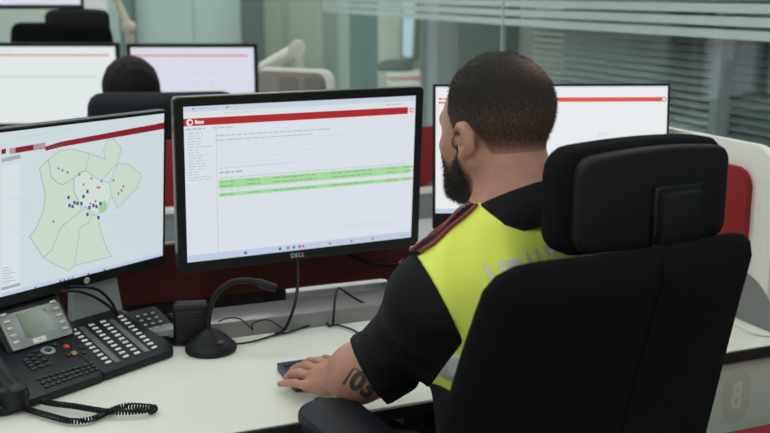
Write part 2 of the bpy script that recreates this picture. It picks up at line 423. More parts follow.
q = MB(); q.box((-0.62, 0.012, zb - 0.018), (1.18, 0.03, 0.034), 0.004, 1); q.build('cable_tray', DKEDGE, div, 'black cable tray under the panel')
for sx in (-1.2, -0.85):
    q = MB(); q.box((sx, 0.0, (zb + 0.0) / 2), (0.04, 0.03, zb)); q.build('foot', DKEDGE, div)
# second desk, back to back, and its divider with red pad
d2 = thing('dispatch_desk', 'white desk behind the dark red divider panel', 'desk', dw(0, 0.73, 0), DY)
q = MB(); q.box((-0.2, 0.31, 0.728), (2.9, 0.62, 0.024), 0.002, 1); q.build('tabletop', mat('desk_bluewhite', (0.70, 0.74, 0.76), 0.3), d2)
for sx in (-1.5, 1.1):
    q = MB(); q.box((sx, 0.33, 0.358), (0.05, 0.6, 0.716), 0.004, 1); q.build('leg', GREYP, d2)
TD = 1.38
g = [dl(at_plane(x, y, dw(0, TD, 0), DN)) for x, y in ((168, 140), (428, 125), (168, 205), (428, 185), (428, 157), (434, 140))]
print('pad', [tuple(round(c, 3) for c in v) for v in g])
zp1 = (g[0].z + g[1].z) / 2; zp0 = (g[2].z + g[3].z) / 2
sd = thing('desk_divider', 'grey desk divider with a wide red felt pad above a white ledge', 'divider', dw(0, TD, 0), DY)
xr = g[5].x + 0.03
q = MB(); q.prism(rrect(-1.9, 0.02, xr + 0.5, zp1 - 0.005, 0.02), -0.008, 0.012, 0.003, M=UPRIGHT); q.build('panel', GREYP, sd)
q = MB(); q.prism(rrect(-1.85, zp0, xr, zp1, [0.01, 0.10, 0.02, 0.03], 8), 0.012, 0.028, 0.004, M=UPRIGHT); q.build('felt_pad', RED, sd)
q = MB(); q.box((-0.3, -0.03, zp0 - 0.008), (3.0, 0.05, 0.016), 0.003, 1); q.build('ledge', WHITEP, sd)

# ---- right-hand side divider: white board with rounded corner, red pad
pb = at_z(745, 322, 0.742); SP = -DN            # runs towards the viewer
sang = math.atan2(SP.y, SP.x)
side = thing('side_divider', 'white rounded side divider with a red felt pad on the desk end', 'divider', (pb.x, pb.y, 0.741), sang)
nS = DX
def sl(px, py, off=0.0):
    P = at_plane(px, py, pb - nS * off, nS); r = P - pb; return r.dot(SP), P.z - 0.741
x1, _ = sl(776, 240); _, z1 = sl(727, 141); xp, _ = sl(749, 215, 0.015); _, zpt = sl(728, 166, 0.015); _, zpb = sl(735, 240, 0.015)
print('side', x1, z1, xp, zpt, zpb)
q = MB(); q.prism(rrect(-0.5, 0.0, x1, z1 + 0.005, [0.01, 0.01, 0.075, 0.075], 10), -0.011, 0.011, 0.004, M=UPRIGHT); q.build('board', WHITEP, side)
q = MB(); q.prism(rrect(-0.46, 0.10, xp, zpt + 0.004, [0.02, 0.02, 0.035, 0.02], 8), 0.011, 0.026, 0.005, M=UPRIGHT); q.build('felt_pad', RED, side)
q = MB(); q.prism(rrect(-0.5, -0.04, x1 + 0.03, 0.045, 0.035, 8), 0.0, 0.007, 0.002); q.build('base_rim', WHITEP, side)
q = MB(); q.prism([(xp - 0.03 + 0.13 * math.cos(R(a)), 0.008 + 0.11 * math.sin(R(a))) for a in range(0, 181, 12)], 0.0112, 0.013, M=UPRIGHT)  # flat grey half disc set on the face of the board
q.build('grey_half_disc', mat('half_disc_grey', (0.20, 0.205, 0.205), 0.6), side)
text('mark', 'VVV', 0.022, mat('mark_grey', (0.42, 0.40, 0.36), 0.6), side, Matrix.Translation((xp - 0.05, -0.0268, zpt + 0.018)) @ UPRIGHT) if False else None

# ---- mobile pedestal with red seat pad at the lower right
pp = at_z(858, 472, 0.60)
pd = thing('mobile_pedestal', 'white mobile pedestal with a red cushion top beside the desk', 'cabinet', (pp.x + 0.05, pp.y - 0.0, 0), DY)
q = MB(); q.box((0, 0, 0.31), (0.42, 0.5, 0.46), 0.006, 2); q.build('body', WHITEP, pd)
q = MB(); q.box((0, 0, 0.575), (0.42, 0.5, 0.06), 0.022, 4); q.build('cushion', RED, pd)
for k in range(3):
    dr = MB().box((0, -0.256, 0.16 + k * 0.148), (0.40, 0.012, 0.14), 0.003, 1).build('drawer', WHITEP, pd)
    MB().box((0, -0.266, 0.20 + k * 0.148), (0.12, 0.01, 0.012), 0.003, 1).build('handle', CHROME, dr)
for sx in (-0.17, 0.17):
    for sy in (-0.2, 0.2):
        MB().cyl((sx - 0.012, sy, 0.04), (sx + 0.012, sy, 0.04), 0.04, n=20).build('caster', BLACK, pd)

# ================================================================== MONITORS
class Mon:
    def __init__(s, label, loc, yaw, tilt, wd, h, bez=0.018, bot=0.02, thick=0.045, rim=None, corner=0.008, off='scr_white', group=None):
        s.t = thing('monitor', label, 'monitor', loc, yaw, group, -tilt)
        s.wd, s.h, s.bez, s.bot = wd, h, bez, bot
        s.M = Matrix.Translation(loc) @ Matrix.Rotation(yaw, 4, 'Z') @ Matrix.Rotation(-tilt, 4, 'X')
        s.Mi = s.M.inverted()
        x, z = wd / 2, h / 2
        q = MB()
        fr_o = rrect(-x, -z, x, z, corner, 5)
        q.prism(fr_o, -0.016, 0.004, 0.0015, M=UPRIGHT, seg=1)      # front shell  y from -0.004 to 0.016
        q.prism(rrect(-x * 0.93, -z * 0.9, x * 0.93, z * 0.92, 0.02, 4), -thick, -0.014, 0.006, M=UPRIGHT)
        s.body = q.build('housing', rim or BEZEL, s.t)
        # raised bezel of four bars
        q = MB()
        i0, i1, j0, j1 = -x + bez, x - bez, -z + bot, z - bez
        e = 0.0012
        ou = rrect(-x + e, -z + e, x - e, z - e, corner * 0.9, 5); n = len(ou)
        q2 = bmesh.new()
        def ring(y, pts): return [q2.verts.new((a, y, c)) for a, c in pts]
        def inner(p): return (min(max(p[0], i0), i1), min(max(p[1], j0), j1))
        A = ring(-0.0042, ou); B = ring(-0.0058, [(a * 0.998, c * 0.997) for a, c in ou]); C = ring(-0.0058, [inner(p) for p in ou]); D = ring(-0.0035, [inner(p) for p in ou])
        for U, V in ((A, B), (B, C), (C, D)):
            for k in range(n):
                try: q2.faces.new((U[k], U[(k + 1) % n], V[(k + 1) % n], V[k]))
                except ValueError: pass
        bmesh.ops.remove_doubles(q2, verts=q2.verts[:], dist=1e-6)
        bmesh.ops.dissolve_degenerate(q2, edges=q2.edges[:], dist=1e-6)
        q.merge(q2); q.build('bezel', BEZEL, s.t)
        q = MB(); q.quad((i0, -0.0042, j0), (i1, -0.0042, j0), (i1, -0.0042, j1), (i0, -0.0042, j1))
        s.scr = q.build('screen', MATS[off], s.t, 'lit screen')
        s.i0, s.i1, s.j0, s.j1 = i0, i1, j0, j1
        s.lay = {}
    def uv(s, u, v): return s.i0 + (s.i1 - s.i0) * u, s.j1 - (s.j1 - s.j0) * v       # v down
    def px(s, x, y):
        P = s.Mi @ at_plane(x, y, s.M.translation, (s.M.to_3x3() @ Vector((0, 1, 0)))); return P.x, P.z
    def _mb(s, key, layer): return s.lay.setdefault((key, layer), MB())
    def rect(s, key, u0, v0, u1, v1, layer=1):
        a = s.uv(u0, v1); b_ = s.uv(u1, v0); y = -0.0042 - 0.00012 * layer
        s._mb(key, layer).quad((a[0], y, a[1]), (b_[0], y, a[1]), (b_[0], y, b_[1]), (a[0], y, b_[1]))
    def lines(s, key, u0, v0, u1, n, dv, hgt=0.004, layer=2, minw=0.3):
        for k in range(n):
            u = u0; v = v0 + k * dv; end = u0 + (u1 - u0) * random.uniform(minw, 1)
            while u < end:
                wl = random.uniform(0.012, 0.035); s.rect(key, u, v, min(u + wl, end), v + hgt, layer); u += wl + 0.006
    def poly(s, key, pts, layer=1, px=True):
        y = -0.0042 - 0.00012 * layer
        s._mb(key, layer).poly([(a, y, c) for a, c in ([s.px(*p) for p in pts] if px else pts)])
    def stroke(s, key, pts, wpx=0.0008, layer=2, closed=False):
        P = [Vector((a, 0, c)) for a, c in [s.px(*p) for p in pts]]
        if closed: P.append(P[0])
        y = -0.0042 - 0.00012 * layer; m = s._mb(key, layer)
        for a, b_ in zip(P, P[1:]):
            d = (b_ - a); 
            if d.length < 1e-6: continue
            nn = Vector((-d.z, 0, d.x)).normalized() * wpx / 2; o = Vector((0, y, 0))
            m.quad(a - nn + o, b_ - nn + o, b_ + nn + o, a + nn + o)
    def done(s, names):
        for (k, l), m in s.lay.items(): m.build(names.get(k, 'screen_' + k), MATS['scr_' + k], s.scr)['kind'] = 'stuff'
        s.lay = {}
for nme, rgb in dict(white=(226, 232, 240), far=(232, 240, 240), lav=(226, 226, 242), pure=(240, 244, 246), chrome=(206, 216, 232), red=(178, 36, 44), red2=(222, 92, 80), maroon=(138, 26, 44),
                     mapbg=(212, 226, 230), green=(172, 226, 166), rowline=(132, 180, 132), grey=(168, 176, 190), lgrey=(192, 202, 214), task=(196, 212, 236), blue=(70, 130, 200), land=(208, 226, 210), land2=(215, 230, 222),
                     edge=(160, 186, 184), street=(198, 214, 216), navy=(70, 80, 150), mark=(190, 90, 90), leaf=(160, 214, 160), ink=(90, 95, 110), panelw=(222, 232, 236), pinkish=(190, 150, 160)).items():
    emat('scr_' + nme, rgb)
NM = dict(red='red_bar', red2='red_bar', maroon='red_bar', grey='text_lines', lgrey='form_lines', chrome='browser_bar', task='task_bar', green='highlighted_rows', land='map_district', land2='map_district', edge='map_borders', street='map_streets', navy='map_markers', mark='map_markers', leaf='map_park', ink='caption', blue='icons')

# ---- middle monitor
RIMG = mat('bezel_rim', (0.035, 0.036, 0.038), 0.3)
m1 = Mon('thick-bezel black monitor with a silver brand mark, showing green table rows', (-0.172, 2.145, 1.055), R(25.7), R(-3.4), 0.556, 0.365, 0.019, 0.022, 0.05, RIMG, 0.009, group=None)
m1.rect('chrome', 0, 0, 1, 0.035); m1.rect('panelw', 0, 0.035, 1, 0.068)
m1.lines('grey', 0.04, 0.014, 0.22, 1, 0.02); m1.lines('mark', 0.034, 0.013, 0.046, 1, 1, 0.008); m1.lines('mark', 0.17, 0.013, 0.182, 1, 1, 0.008); m1.lines('grey', 0.18, 0.015, 0.24, 1, 1)
m1.lines('lgrey', 0.16, 0.05, 0.36, 1, 1); m1.lines('grey', 0.86, 0.05, 0.97, 1, 1)
m1.rect('red', 0.0, 0.075, 0.965, 0.122)
m1.lines('grey', 0.01, 0.138, 0.085, 1, 1, 0.008, minw=0.9); m1.lines('grey', 0.115, 0.138, 0.2, 1, 1, 0.006, minw=0.9)
m1.lines('lgrey', 0.015, 0.165, 0.12, 18, 0.0175, 0.006); m1.rect('lgrey', 0.127, 0.13, 0.1295, 0.955)
m1.lines('grey', 0.13, 0.19, 0.62, 2, 0.028, 0.005, minw=0.8)
for k in range(7): m1.rect('lgrey', 0.14, 0.235 + k * 0.027, 0.72 - 0.05 * (k % 3), 0.2362 + k * 0.027)
m1.lines('grey', 0.14, 0.425, 0.24, 1, 1, 0.010, minw=0.9); m1.lines('lgrey', 0.14, 0.40, 0.55, 1, 1, 0.004)
m1.lines('lgrey', 0.14, 0.462, 0.97, 1, 1, 0.006, minw=1)
m1.rect('green', 0.135, 0.478, 0.985, 0.535); m1.rect('green', 0.135, 0.562, 0.985, 0.588)
for v in (0.488, 0.515, 0.571):
    for u in (0.14, 0.25, 0.36, 0.62, 0.87, 0.95): m1.lines('rowline', u, v, u + (0.2 if u in (0.36, 0.62) else 0.06), 1, 1, 0.007, minw=0.9)
m1.lines('lgrey', 0.14, 0.545, 0.4, 1, 1, 0.005)
m1.lines('lgrey', 0.68, 0.865, 0.93, 2, 0.02, 0.003, minw=0.8)
m1.rect('task', 0, 0.955, 1, 1)
m1.rect('blue', 0.235, 0.968, 0.249, 0.988, 3); m1.rect('ink', 0.385, 0.968, 0.396, 0.986, 3)
for k in range(3):
    m1.rect(('mark', 'blue', 'mark')[k], 0.42 + 0.026 * k, 0.968, 0.432 + 0.026 * k, 0.986, 3)
for u in (0.49, 0.61, 0.71, 0.81): m1.lines('lgrey', u + 0.016, 0.975, u + 0.09, 1, 1, 0.005, minw=1); m1.rect('mark', u, 0.97, u + 0.009, 0.985, 3)
m1.lines('grey', 0.94, 0.975, 0.99, 1, 1, 0.006)
m1.done(NM)
SWHITE = emat('scr_logo', (245, 245, 245)); 
a = m1.uv(0.024, 0.099)
q = MB(); q.lathe([(0.0068, 0), (0.0068, 0.0002)], 24, M=Matrix.Translation((a[0], -0.0047, a[1])) @ Matrix.Rotation(R(90), 4, 'X')); q.build('bar_logo', SWHITE, m1.scr)
q = MB(); q.lathe([(0.0038, 0), (0.0038, 0.0002)], 24, M=Matrix.Translation((a[0] + 0.0008, -0.0051, a[1])) @ Matrix.Rotation(R(90), 4, 'X')); q.build('bar_logo_hole', MATS['scr_red'], m1.scr)
text('bar_lettering', 'lbao', 0.011, SWHITE, m1.scr, Matrix.Translation((a[0] + 0.02, -0.0048, a[1])) @ UPRIGHT, bold=0.0004)
a = m1.uv(0.982, 0.098)
q = MB(); q.lathe([(0.0052, 0), (0.0052, 0.0002)], 20, M=Matrix.Translation((a[0], -0.0047, a[1])) @ Matrix.Rotation(R(90), 4, 'X')); q.build('bar_logo', MATS['scr_red2'], m1.scr)
q = MB(); q.lathe([(0.003, 0), (0.003, 0.0002)], 20, M=Matrix.Translation((a[0], -0.0051, a[1])) @ Matrix.Rotation(R(90), 4, 'X')); q.build('bar_logo_hole', SWHITE, m1.scr)
LOGO = mat('logo_silver', (0.62, 0.63, 0.65), 0.3)
a = m1.px(296.5, 254.5)
text('brand_lettering', 'DELL', 0.0135, LOGO, m1.t, Matrix.Translation((a[0], -0.0062, a[1])) @ UPRIGHT, bold=0.0001, spacing=1.1)
a = m1.px(416, 241.5)
q = MB(); q.lathe([(0.0022, 0), (0.0022, 0.001)], 12, M=Matrix.Translation((a[0], -0.0058, a[1])) @ Matrix.Rotation(R(90), 4, 'X')); q.build('power_light', LOGO, m1.t)

# ---- right monitor
m2 = Mon('slim-bezel black monitor with a blank white page behind the seated officer', (0.379, 2.312, 1.072), R(2.1), R(5.3), 0.54, 0.33, 0.0055, 0.037, 0.045, None, 0.003, 'scr_pure')
m2.rect('red2', 0.105, 0.088, 0.975, 0.122); m2.rect('chrome', 0, 0, 1, 0.01)
m2.lines('red2', 0.012, 0.09, 0.09, 2, 0.03, 0.012, minw=1); m2.lines('lgrey', 0.70, 0.37, 0.78, 2, 0.02, 0.005); m2.rect('task', 0, 0.965, 1, 1)
m2.lines('lgrey', 0.5, 0.5, 0.9, 6, 0.05, 0.004); m2.done(NM)
a = m2.uv(0.985, 0.105)
for rr, mm, yy in ((0.0058, 'scr_red2', -0.0047), (0.0036, 'scr_pure', -0.0051)):
    q = MB(); q.lathe([(rr, 0), (rr, 0.0002)], 20, M=Matrix.Translation((a[0], yy, a[1])) @ Matrix.Rotation(R(90), 4, 'X')); q.build('bar_logo', MATS[mm], m2.scr)

# ---- left monitor with the map
m0c = Vector((-0.467, 2.124, 1.034)); yw = R(52.4); wd0 = 0.545
m0 = Mon('slim black monitor showing a pale green district map, over the desk phone', m0c - Vector((math.cos(yw), math.sin(yw), 0)) * wd0 / 2, yw, R(-4.9), wd0, 0.336, 0.006, 0.021, 0.04, None, 0.003, 'scr_mapbg')
dist = [  # district outlines, pixels in the photograph
    [(38, 168), (47, 159), (50, 177), (57, 183), (62, 184), (72, 178), (73, 193), (80, 205), (78, 212), (60, 226), (50, 250), (42, 257), (28, 236), (34, 229), (42, 210), (44, 195)],
    [(47, 159), (58, 150), (72, 149), (88, 153), (84, 170), (78, 172), (72, 178), (62, 184), (57, 183), (50, 177)],
    [(88, 153), (104, 159), (102, 150), (106, 140), (113, 139), (120, 148), (116, 163), (107, 172), (100, 180), (95, 178), (84, 170)],
    [(116, 163), (127, 164), (140, 174), (136, 187), (124, 200), (116, 208), (110, 195), (108, 183)],
    [(84, 170), (95, 178), (100, 180), (108, 183), (110, 195), (104, 210), (94, 214), (84, 206), (80, 205), (73, 193), (72, 178)],
    [(60, 226), (78, 212), (84, 206), (90, 214), (88, 222), (79, 226), (76, 245), (73, 265), (67, 270), (50, 262), (42, 257), (50, 250)],
    [(79, 226), (88, 222), (90, 214), (96, 216), (100, 232), (104, 245), (110, 256), (73, 265), (76, 245)]]
for i, d in enumerate(dist):
    m0.poly('land' if i != 4 else 'land2', d, 1); m0.stroke('edge', d, 0.0014 if i != 0 else 0.0018, 3, True)
m0.poly('leaf', [(98, 203), (104, 200), (106, 207), (101, 213), (97, 211)], 2)
for st in ([(110, 195), (118, 203), (125, 199), (132, 190), (140, 186)], [(80, 240), (95, 234), (108, 236)], [(100, 222), (108, 220), (116, 224)], [(112, 215), (122, 216), (130, 224), (128, 234), (118, 236), (112, 228)], [(120, 245), (135, 232), (150, 228)],
           [(130, 200), (140, 205), (156, 200)], [(5, 195), (20, 200), (30, 216)], [(10, 225), (22, 240)], [(62, 225), (75, 236), (98, 248)], [(140, 150), (150, 160), (158, 156)], [(145, 212), (152, 222), (158, 232)]):
    m0.stroke('street', st, 0.001, 2)
def dot(key, x, y, r=1.3):
    m0.poly(key, [(x - r, y - r * 1.4), (x + r, y - r * 1.4), (x + r, y + r * 1.4), (x - r, y + r * 1.4)], 4)
for x, y in ((67, 197), (68, 205), (71, 206), (76, 203), (80, 203), (82, 196), (86, 191), (88, 207), (92, 205), (95, 206), (99, 203), (86, 214), (97, 217), (73, 202)): dot('navy', x, y, 1.2)
for x, y in ((82, 184), (96, 187), (90, 178), (94, 201), (120, 190), (122, 186), (89, 203), (98, 187), (78, 174)): dot('mark', x, y, 0.8)
for x, y in ((57, 168), (66, 172), (61, 170), (52, 221), (117, 193), (100, 181), (112, 180)): dot('blue', x, y, 0.8)
m0.poly('maroon', [(44, 146), (60, 141.2), (163, 122), (163, 128.5), (60, 146.4), (44, 150.5)], 2)
m0.poly('maroon', [(0, 149), (4.5, 148), (4.5, 153), (0, 154)], 2); m0.poly('pinkish', [(8, 148), (44, 142), (44, 148), (8, 154)], 2)
m0.poly('maroon', [(14, 147.3), (32, 144.3), (32, 149.5), (14, 152.5)], 3)
m0.poly('panelw', [(0, 166), (19, 162), (19, 290), (0, 295)], 1)
m0.poly('grey', [(0, 158), (19, 154), (19, 158), (0, 162)], 3); m0.poly('grey', [(0, 287), (19, 282), (19, 285), (0, 290)], 3)
for k in range(6): m0.stroke('ink', [(38 + k * 4, 148.5 - k * 0.7), (40.5 + k * 4, 148.0 - k * 0.7)], 0.002, 3)
for k in range(12): m0.stroke('grey', [(90 + k * 5.6, 131.5 - k * 1.02 + 4), (93.5 + k * 5.6, 130.8 - k * 1.02 + 4)], 0.0012, 4) if k > 8 else None
for k in range(7): m0.stroke('grey', [(1, 268 + k * 2.6), (8 + 3 * (k % 3), 266.5 + k * 2.6)], 0.0012, 3)
for k in range(10): m0.stroke('lgrey', [(14 + k * 6, 141 - k * 1.0 - 3), (18 + k * 6, 140.3 - k * 1.0 - 3)], 0.001, 3)
m0.poly('task', [(0, 292.5), (162, 251.5), (162, 258.5), (0, 300.5)], 2)
for x, k in ((34, 'blue'), (59, 'ink'), (63, 'ink'), (67, 'blue'), (71, 'mark'), (87, 'mark'), (103, 'mark')):
    yv = 296.5 - x * 0.2565; m0.poly(k, [(x - 1, yv - 1.6), (x + 1, yv - 2), (x + 1, yv + 1.2), (x - 1, yv + 1.6)], 5)
for x in (38, 74, 90, 106, 120): m0.stroke('grey', [(x, 296.3 - x * 0.2565), (x + 9, 296.3 - (x + 9) * 0.2565)], 0.0012, 5)
m0.done(NM)
a = m0.px(85, 279.6)
q = MB(); q.lathe([(0.0065, 0), (0.0065, 0.0006)], 24, M=Matrix.Translation((a[0], -0.0058, a[1])) @ Matrix.Rotation(R(90), 4, 'X')); q.build('brand_badge', LOGO, m0.t)
text('brand_lettering', 'hp', 0.0085, BEZEL, m0.t, Matrix.Translation((a[0], -0.0066, a[1] + 0.0003)) @ UPRIGHT, shear=0.3)

# ---- stands and arms
def arm_mount(mon, label, name='support_arm'):
    back = mon.M @ Vector((0, 0.05, 0)); c = dl(back)
    foot = dw(c.x, TR if mon is m1 else 0.635, ztop if mon is m1 else 0.731); t = thing(name, label, 'support arm', foot, DY)
    hz_ = c.z - foot.z
    MB().box((0, 0, 0.012), (0.09, 0.05, 0.022), 0.006).build('clamp', BLACK, t)
    MB().cyl((0, 0, 0.02), (0, 0, hz_ + 0.03), 0.016).build('pole', SILVER, t)
    hd = (Matrix.Translation(foot) @ Matrix.Rotation(DY, 4, 'Z')).inverted()
    e = hd @ (mon.M @ Vector((0, 0.052, 0)))
    MB().cyl((0, 0, hz_ - 0.015), (e.x, e.y, hz_), 0.014).build('arm', SILVER, t)
    return t
arm_mount(m1, 'silver post arm holding the thick-bezel monitor')
arm_mount(m2, 'silver post arm holding the blank white page monitor')
# right monitor stands on the second desk
def stand(mon, label, surf, m, colw=0.07, base=(0.24, 0.18)):
    p = mon.M @ Vector((0, 0.075, 0)); ry = mon.t.rotation_euler.z
    t = thing('monitor_stand', label, 'monitor stand', (p.x, p.y, surf), ry)
    MB().box((0, 0.0, 0.008), (base[0], base[1], 0.014), 0.006).build('base', m, t)
    hh = p.z - surf
    MB().box((0, 0.0, hh / 2), (colw, 0.022, hh + 0.06), 0.006).build('column', m, t)
    MB().box((0, -0.018, hh), (0.09, 0.03, 0.09), 0.006).build('bracket', BLACK, t)
    return t
# silver stand of the map monitor : sloped plate seen under the screen
pq = [at_z(x, y, z) for x, y, z in ((72, 333, 0.775), (120, 318, 0.775))]
cs = (pq[0] + pq[1]) / 2; cs.z = zt + 0.001
st = thing('monitor_stand', 'sloping silver-grey stand under the map monitor', 'monitor stand', cs, yw)
ctop = (Matrix.Translation(cs) @ Matrix.Rotation(yw, 4, 'Z')).inverted() @ (m0.M @ Vector((0.13, 0.045, -0.06)))
MB().box((0.0, 0.0, 0.007), (0.15, 0.07, 0.013), 0.004).build('base', SILVER, st)
q = MB(); wv = 0.075
q.loft([[(cx - hw, cy - 0.008, cz), (cx + hw, cy - 0.008, cz), (cx + hw, cy + 0.008, cz), (cx - hw, cy + 0.008, cz)] for cx, cy, cz, hw in ((0.0, 0.0, 0.012, 0.062), (ctop.x * 0.5, ctop.y * 0.6 + 0.01, ctop.z * 0.5, 0.052), (ctop.x, ctop.y, ctop.z, 0.045))])
q.build('column', SILVER, st)

# ================================================================== DESK PHONE
PY = R(52); Pc = at_z(166, 352, 0.741); Pc.z = 0.741
ph = thing('desk_phone', 'black office phone with a tilting display and a big panel of white keys', 'telephone', Pc, PY)
PR = Vector((math.cos(PY), math.sin(PY), 0)); PV = Vector((-math.sin(PY), math.cos(PY), 0))
AL = R(14); H0 = 0.024
Ptop = Pc + Vector((0, 0, H0)); PVt = PV * math.cos(AL) + Vector((0, 0, math.sin(AL))); PN = PR.cross(PVt)
def pu(x, y):
    r = at_plane(x, y, Ptop, PN) - Ptop; return r.dot(PR), r.dot(PVt)
TT = Matrix.Translation((0, 0, H0)) @ Matrix.Rotation(AL, 4, 'X')
def wedge(poly, name, m, lift=0.0, bev=0.004, base=0.002):
    t = bmesh.new(); n = len(poly)
    top = [t.verts.new(TT @ Vector((u, v, lift))) for u, v in poly]
    bot = [t.verts.new(Vector((p.co.x, p.co.y, base))) for p in top]
    t.faces.new(top); t.faces.new(bot[::-1])
    for i in range(n): t.faces.new((bot[i], bot[(i + 1) % n], top[(i + 1) % n], top[i]))
    es = [e for e in t.edges if e.verts[0] in top and e.verts[1] in top]
    bmesh.ops.bevel(t, geom=es, offset=bev, segments=3, affect='EDGES', profile=0.5)
    return MB().merge(t).build(name, m, ph)
wedge(rrect(-0.172, -0.034, 0.002, 0.155, [0.006, 0.02, 0.012, 0.006], 5), 'key_module', PHONE)
wedge(rrect(-0.385, -0.036, -0.174, 0.150, [0.02, 0.006, 0.006, 0.012], 5), 'phone_base', PHONE)
def key_mesh(w_, d_, h_=0.003):
    return MB().box((0, 0, h_ / 2), (w_, d_, h_), min(w_, d_, h_) * 0.3, 1).mesh('key')
def put(me, m, u, v, name='key', lift=0.0, rot=0.0, parent=None):
    o = link_mesh(name, me, m, parent or ph); o.matrix_local = TT @ Matrix.Translation((u, v, lift)) @ Matrix.Rotation(rot, 4, 'Z'); return o
kw = key_mesh(0.0125, 0.0062)
C4 = lambda x, y: (x / 4.81 + 60, y / 4.81 + 300)
for (x0, y0, x1, y1) in ((65, 148, 231, 302), (152, 123, 317, 274), (207, 107, 370, 258), (290, 83, 453, 231)):
    a = Vector(pu(*C4(x0, y0))); c = Vector(pu(*C4(x1, y1)))
    for k in range(10):
        p = a.lerp(c, k / 9); put(kw, KEYW, p.x, p.y)
LAB = mat('label_strip', (0.11, 0.12, 0.13), 0.25)
for (x0, y0, x1, y1) in ((100, 130, 280, 300), (242, 95, 420, 250)):
    a = Vector(pu(*C4(x0, y0))); c = Vector(pu(*C4(x1, y1))); d = c - a
    lm = MB().box((0, 0, 0.0006), (0.013, d.length, 0.0014), 0.0004, 1).mesh('label_strip')
    p = (a + c) / 2; put(lm, LAB, p.x, p.y, 'label_strip', 0, math.atan2(d.y, d.x) - R(90))
C7 = lambda x, y: (x / 4.2, y / 4.2 + 330)
def grid(corn, nu, nv, me, m, skip=()):
    A, B, C, D = [Vector(pu(*C7(*c))) for c in corn]       # tl tr br bl
    for j in range(nv):
        for i in range(nu):
            if (i, j) in skip: continue
            f, g_ = i / max(nu - 1, 1), j / max(nv - 1, 1)
            p = (A.lerp(B, f)).lerp(D.lerp(C, f), g_); put(me, m, p.x, p.y)
grid(((108, 128), (148, 92), (205, 145), (140, 165)), 3, 4, key_mesh(0.010, 0.007), KEYB)
grid(((165, 207), (383, 143), (408, 165), (196, 240)), 10, 3, key_mesh(0.0078, 0.0062), KEYB)
u, v = pu(*C7(202, 88))
put(MB().lathe([(0.0135, 0), (0.0135, 0.002), (0.0085, 0.003), (0.0085, 0.0015)], 24).mesh('navigation_ring'), SILVER, u, v, 'navigation_ring')
put(MB().lathe([(0.006, 0), (0.006, 0.0032), (0.004, 0.004)], 20).mesh('navigation_key'), KEYB, u, v, 'navigation_key')
u, v = pu(*C7(279, 71)); put(MB().lathe([(0.006, 0), (0.006, 0.002), (0.004, 0.0035)], 20).mesh('k'), mat('key_red', (0.6, 0.05, 0.03), 0.35), u, v, 'red_key')
u, v = pu(*C7(312, 100)); put(key_mesh(0.010, 0.012), mat('key_amber', (0.35, 0.25, 0.09), 0.4), u, v)
kd = key_mesh(0.008, 0.008)
for c in ((230, 63), (340, 75), (350, 98), (288, 108)): u, v = pu(*C7(*c)); put(kd, KEYB, u, v)
# display
DA = R(52); du0, du1, dv = -0.285, -0.138, 0.112
Db = TT @ Vector((0, dv, 0.004)); DM = Matrix.Translation((0, Db.y, Db.z)) @ Matrix.Rotation(DA, 4, 'X')      # x=u, y up the display
PHM = Matrix.Translation(Pc) @ Matrix.Rotation(PY, 4, 'Z')
DW = PHM @ DM; DWi = DW.inverted(); Dn = DW.to_3x3() @ Vector((0, 0, 1))
def pdx(x, y): r = DWi @ at_plane(x, y, DW.translation, Dn); return r.x, r.y
cn = [pdx(*p) for p in ((1, 317), (60, 300), (71, 336), (8, 351))]
print('display', [(round(a, 3), round(b_, 3)) for a, b_ in cn])
dx0 = (cn[0][0] + cn[3][0]) / 2; dx1 = (cn[1][0] + cn[2][0]) / 2; dy0 = (cn[2][1] + cn[3][1]) / 2; dy1 = (cn[0][1] + cn[1][1]) / 2
q = MB(); q.prism(rrect(dx0 - 0.008, dy0 - 0.004, dx1 + 0.008, dy1 + 0.02, 0.006), -0.022, -0.003, 0.004, M=DM); q.build('display_back', PHONE, ph)
fp = MB().prism(rrect(dx0, dy0, dx1, dy1, 0.004), -0.004, 0.002, 0.001, M=DM).build('display_frame', SILVER, ph)
sc4 = [pdx(*p) for p in ((17, 314), (46, 307.5), (53, 331.5), (24, 338.5))]
lx0 = (sc4[0][0] + sc4[3][0]) / 2; lx1 = (sc4[1][0] + sc4[2][0]) / 2; ly0 = (sc4[2][1] + sc4[3][1]) / 2; ly1 = (sc4[0][1] + sc4[1][1]) / 2
MB().box(((lx0 + lx1) / 2, (ly0 + ly1) / 2, 0.002), (lx1 - lx0, ly1 - ly0, 0.0014), M=DM).build('lcd', LCD, fp)
sk = key_mesh(0.0125, 0.0055)
for x0, x1 in ((dx0 + 0.012, 0), (dx1 - 0.012, 0)):
    for k in range(5):
        o = link_mesh('soft_key', sk, KEYT, fp); o.matrix_local = DM @ Matrix.Translation((x0, dy0 + 0.014 + k * 0.0145, 0.002))
a = pdx(39, 340); MB().box((a[0], a[1], 0.0022), (0.028, 0.010, 0.0012), M=DM).build('paper_tag', KEYW, fp)
text('tag_lettering', '1-B', 0.006, KEYB, fp, DM @ Matrix.Translation((a[0], a[1], 0.003)))
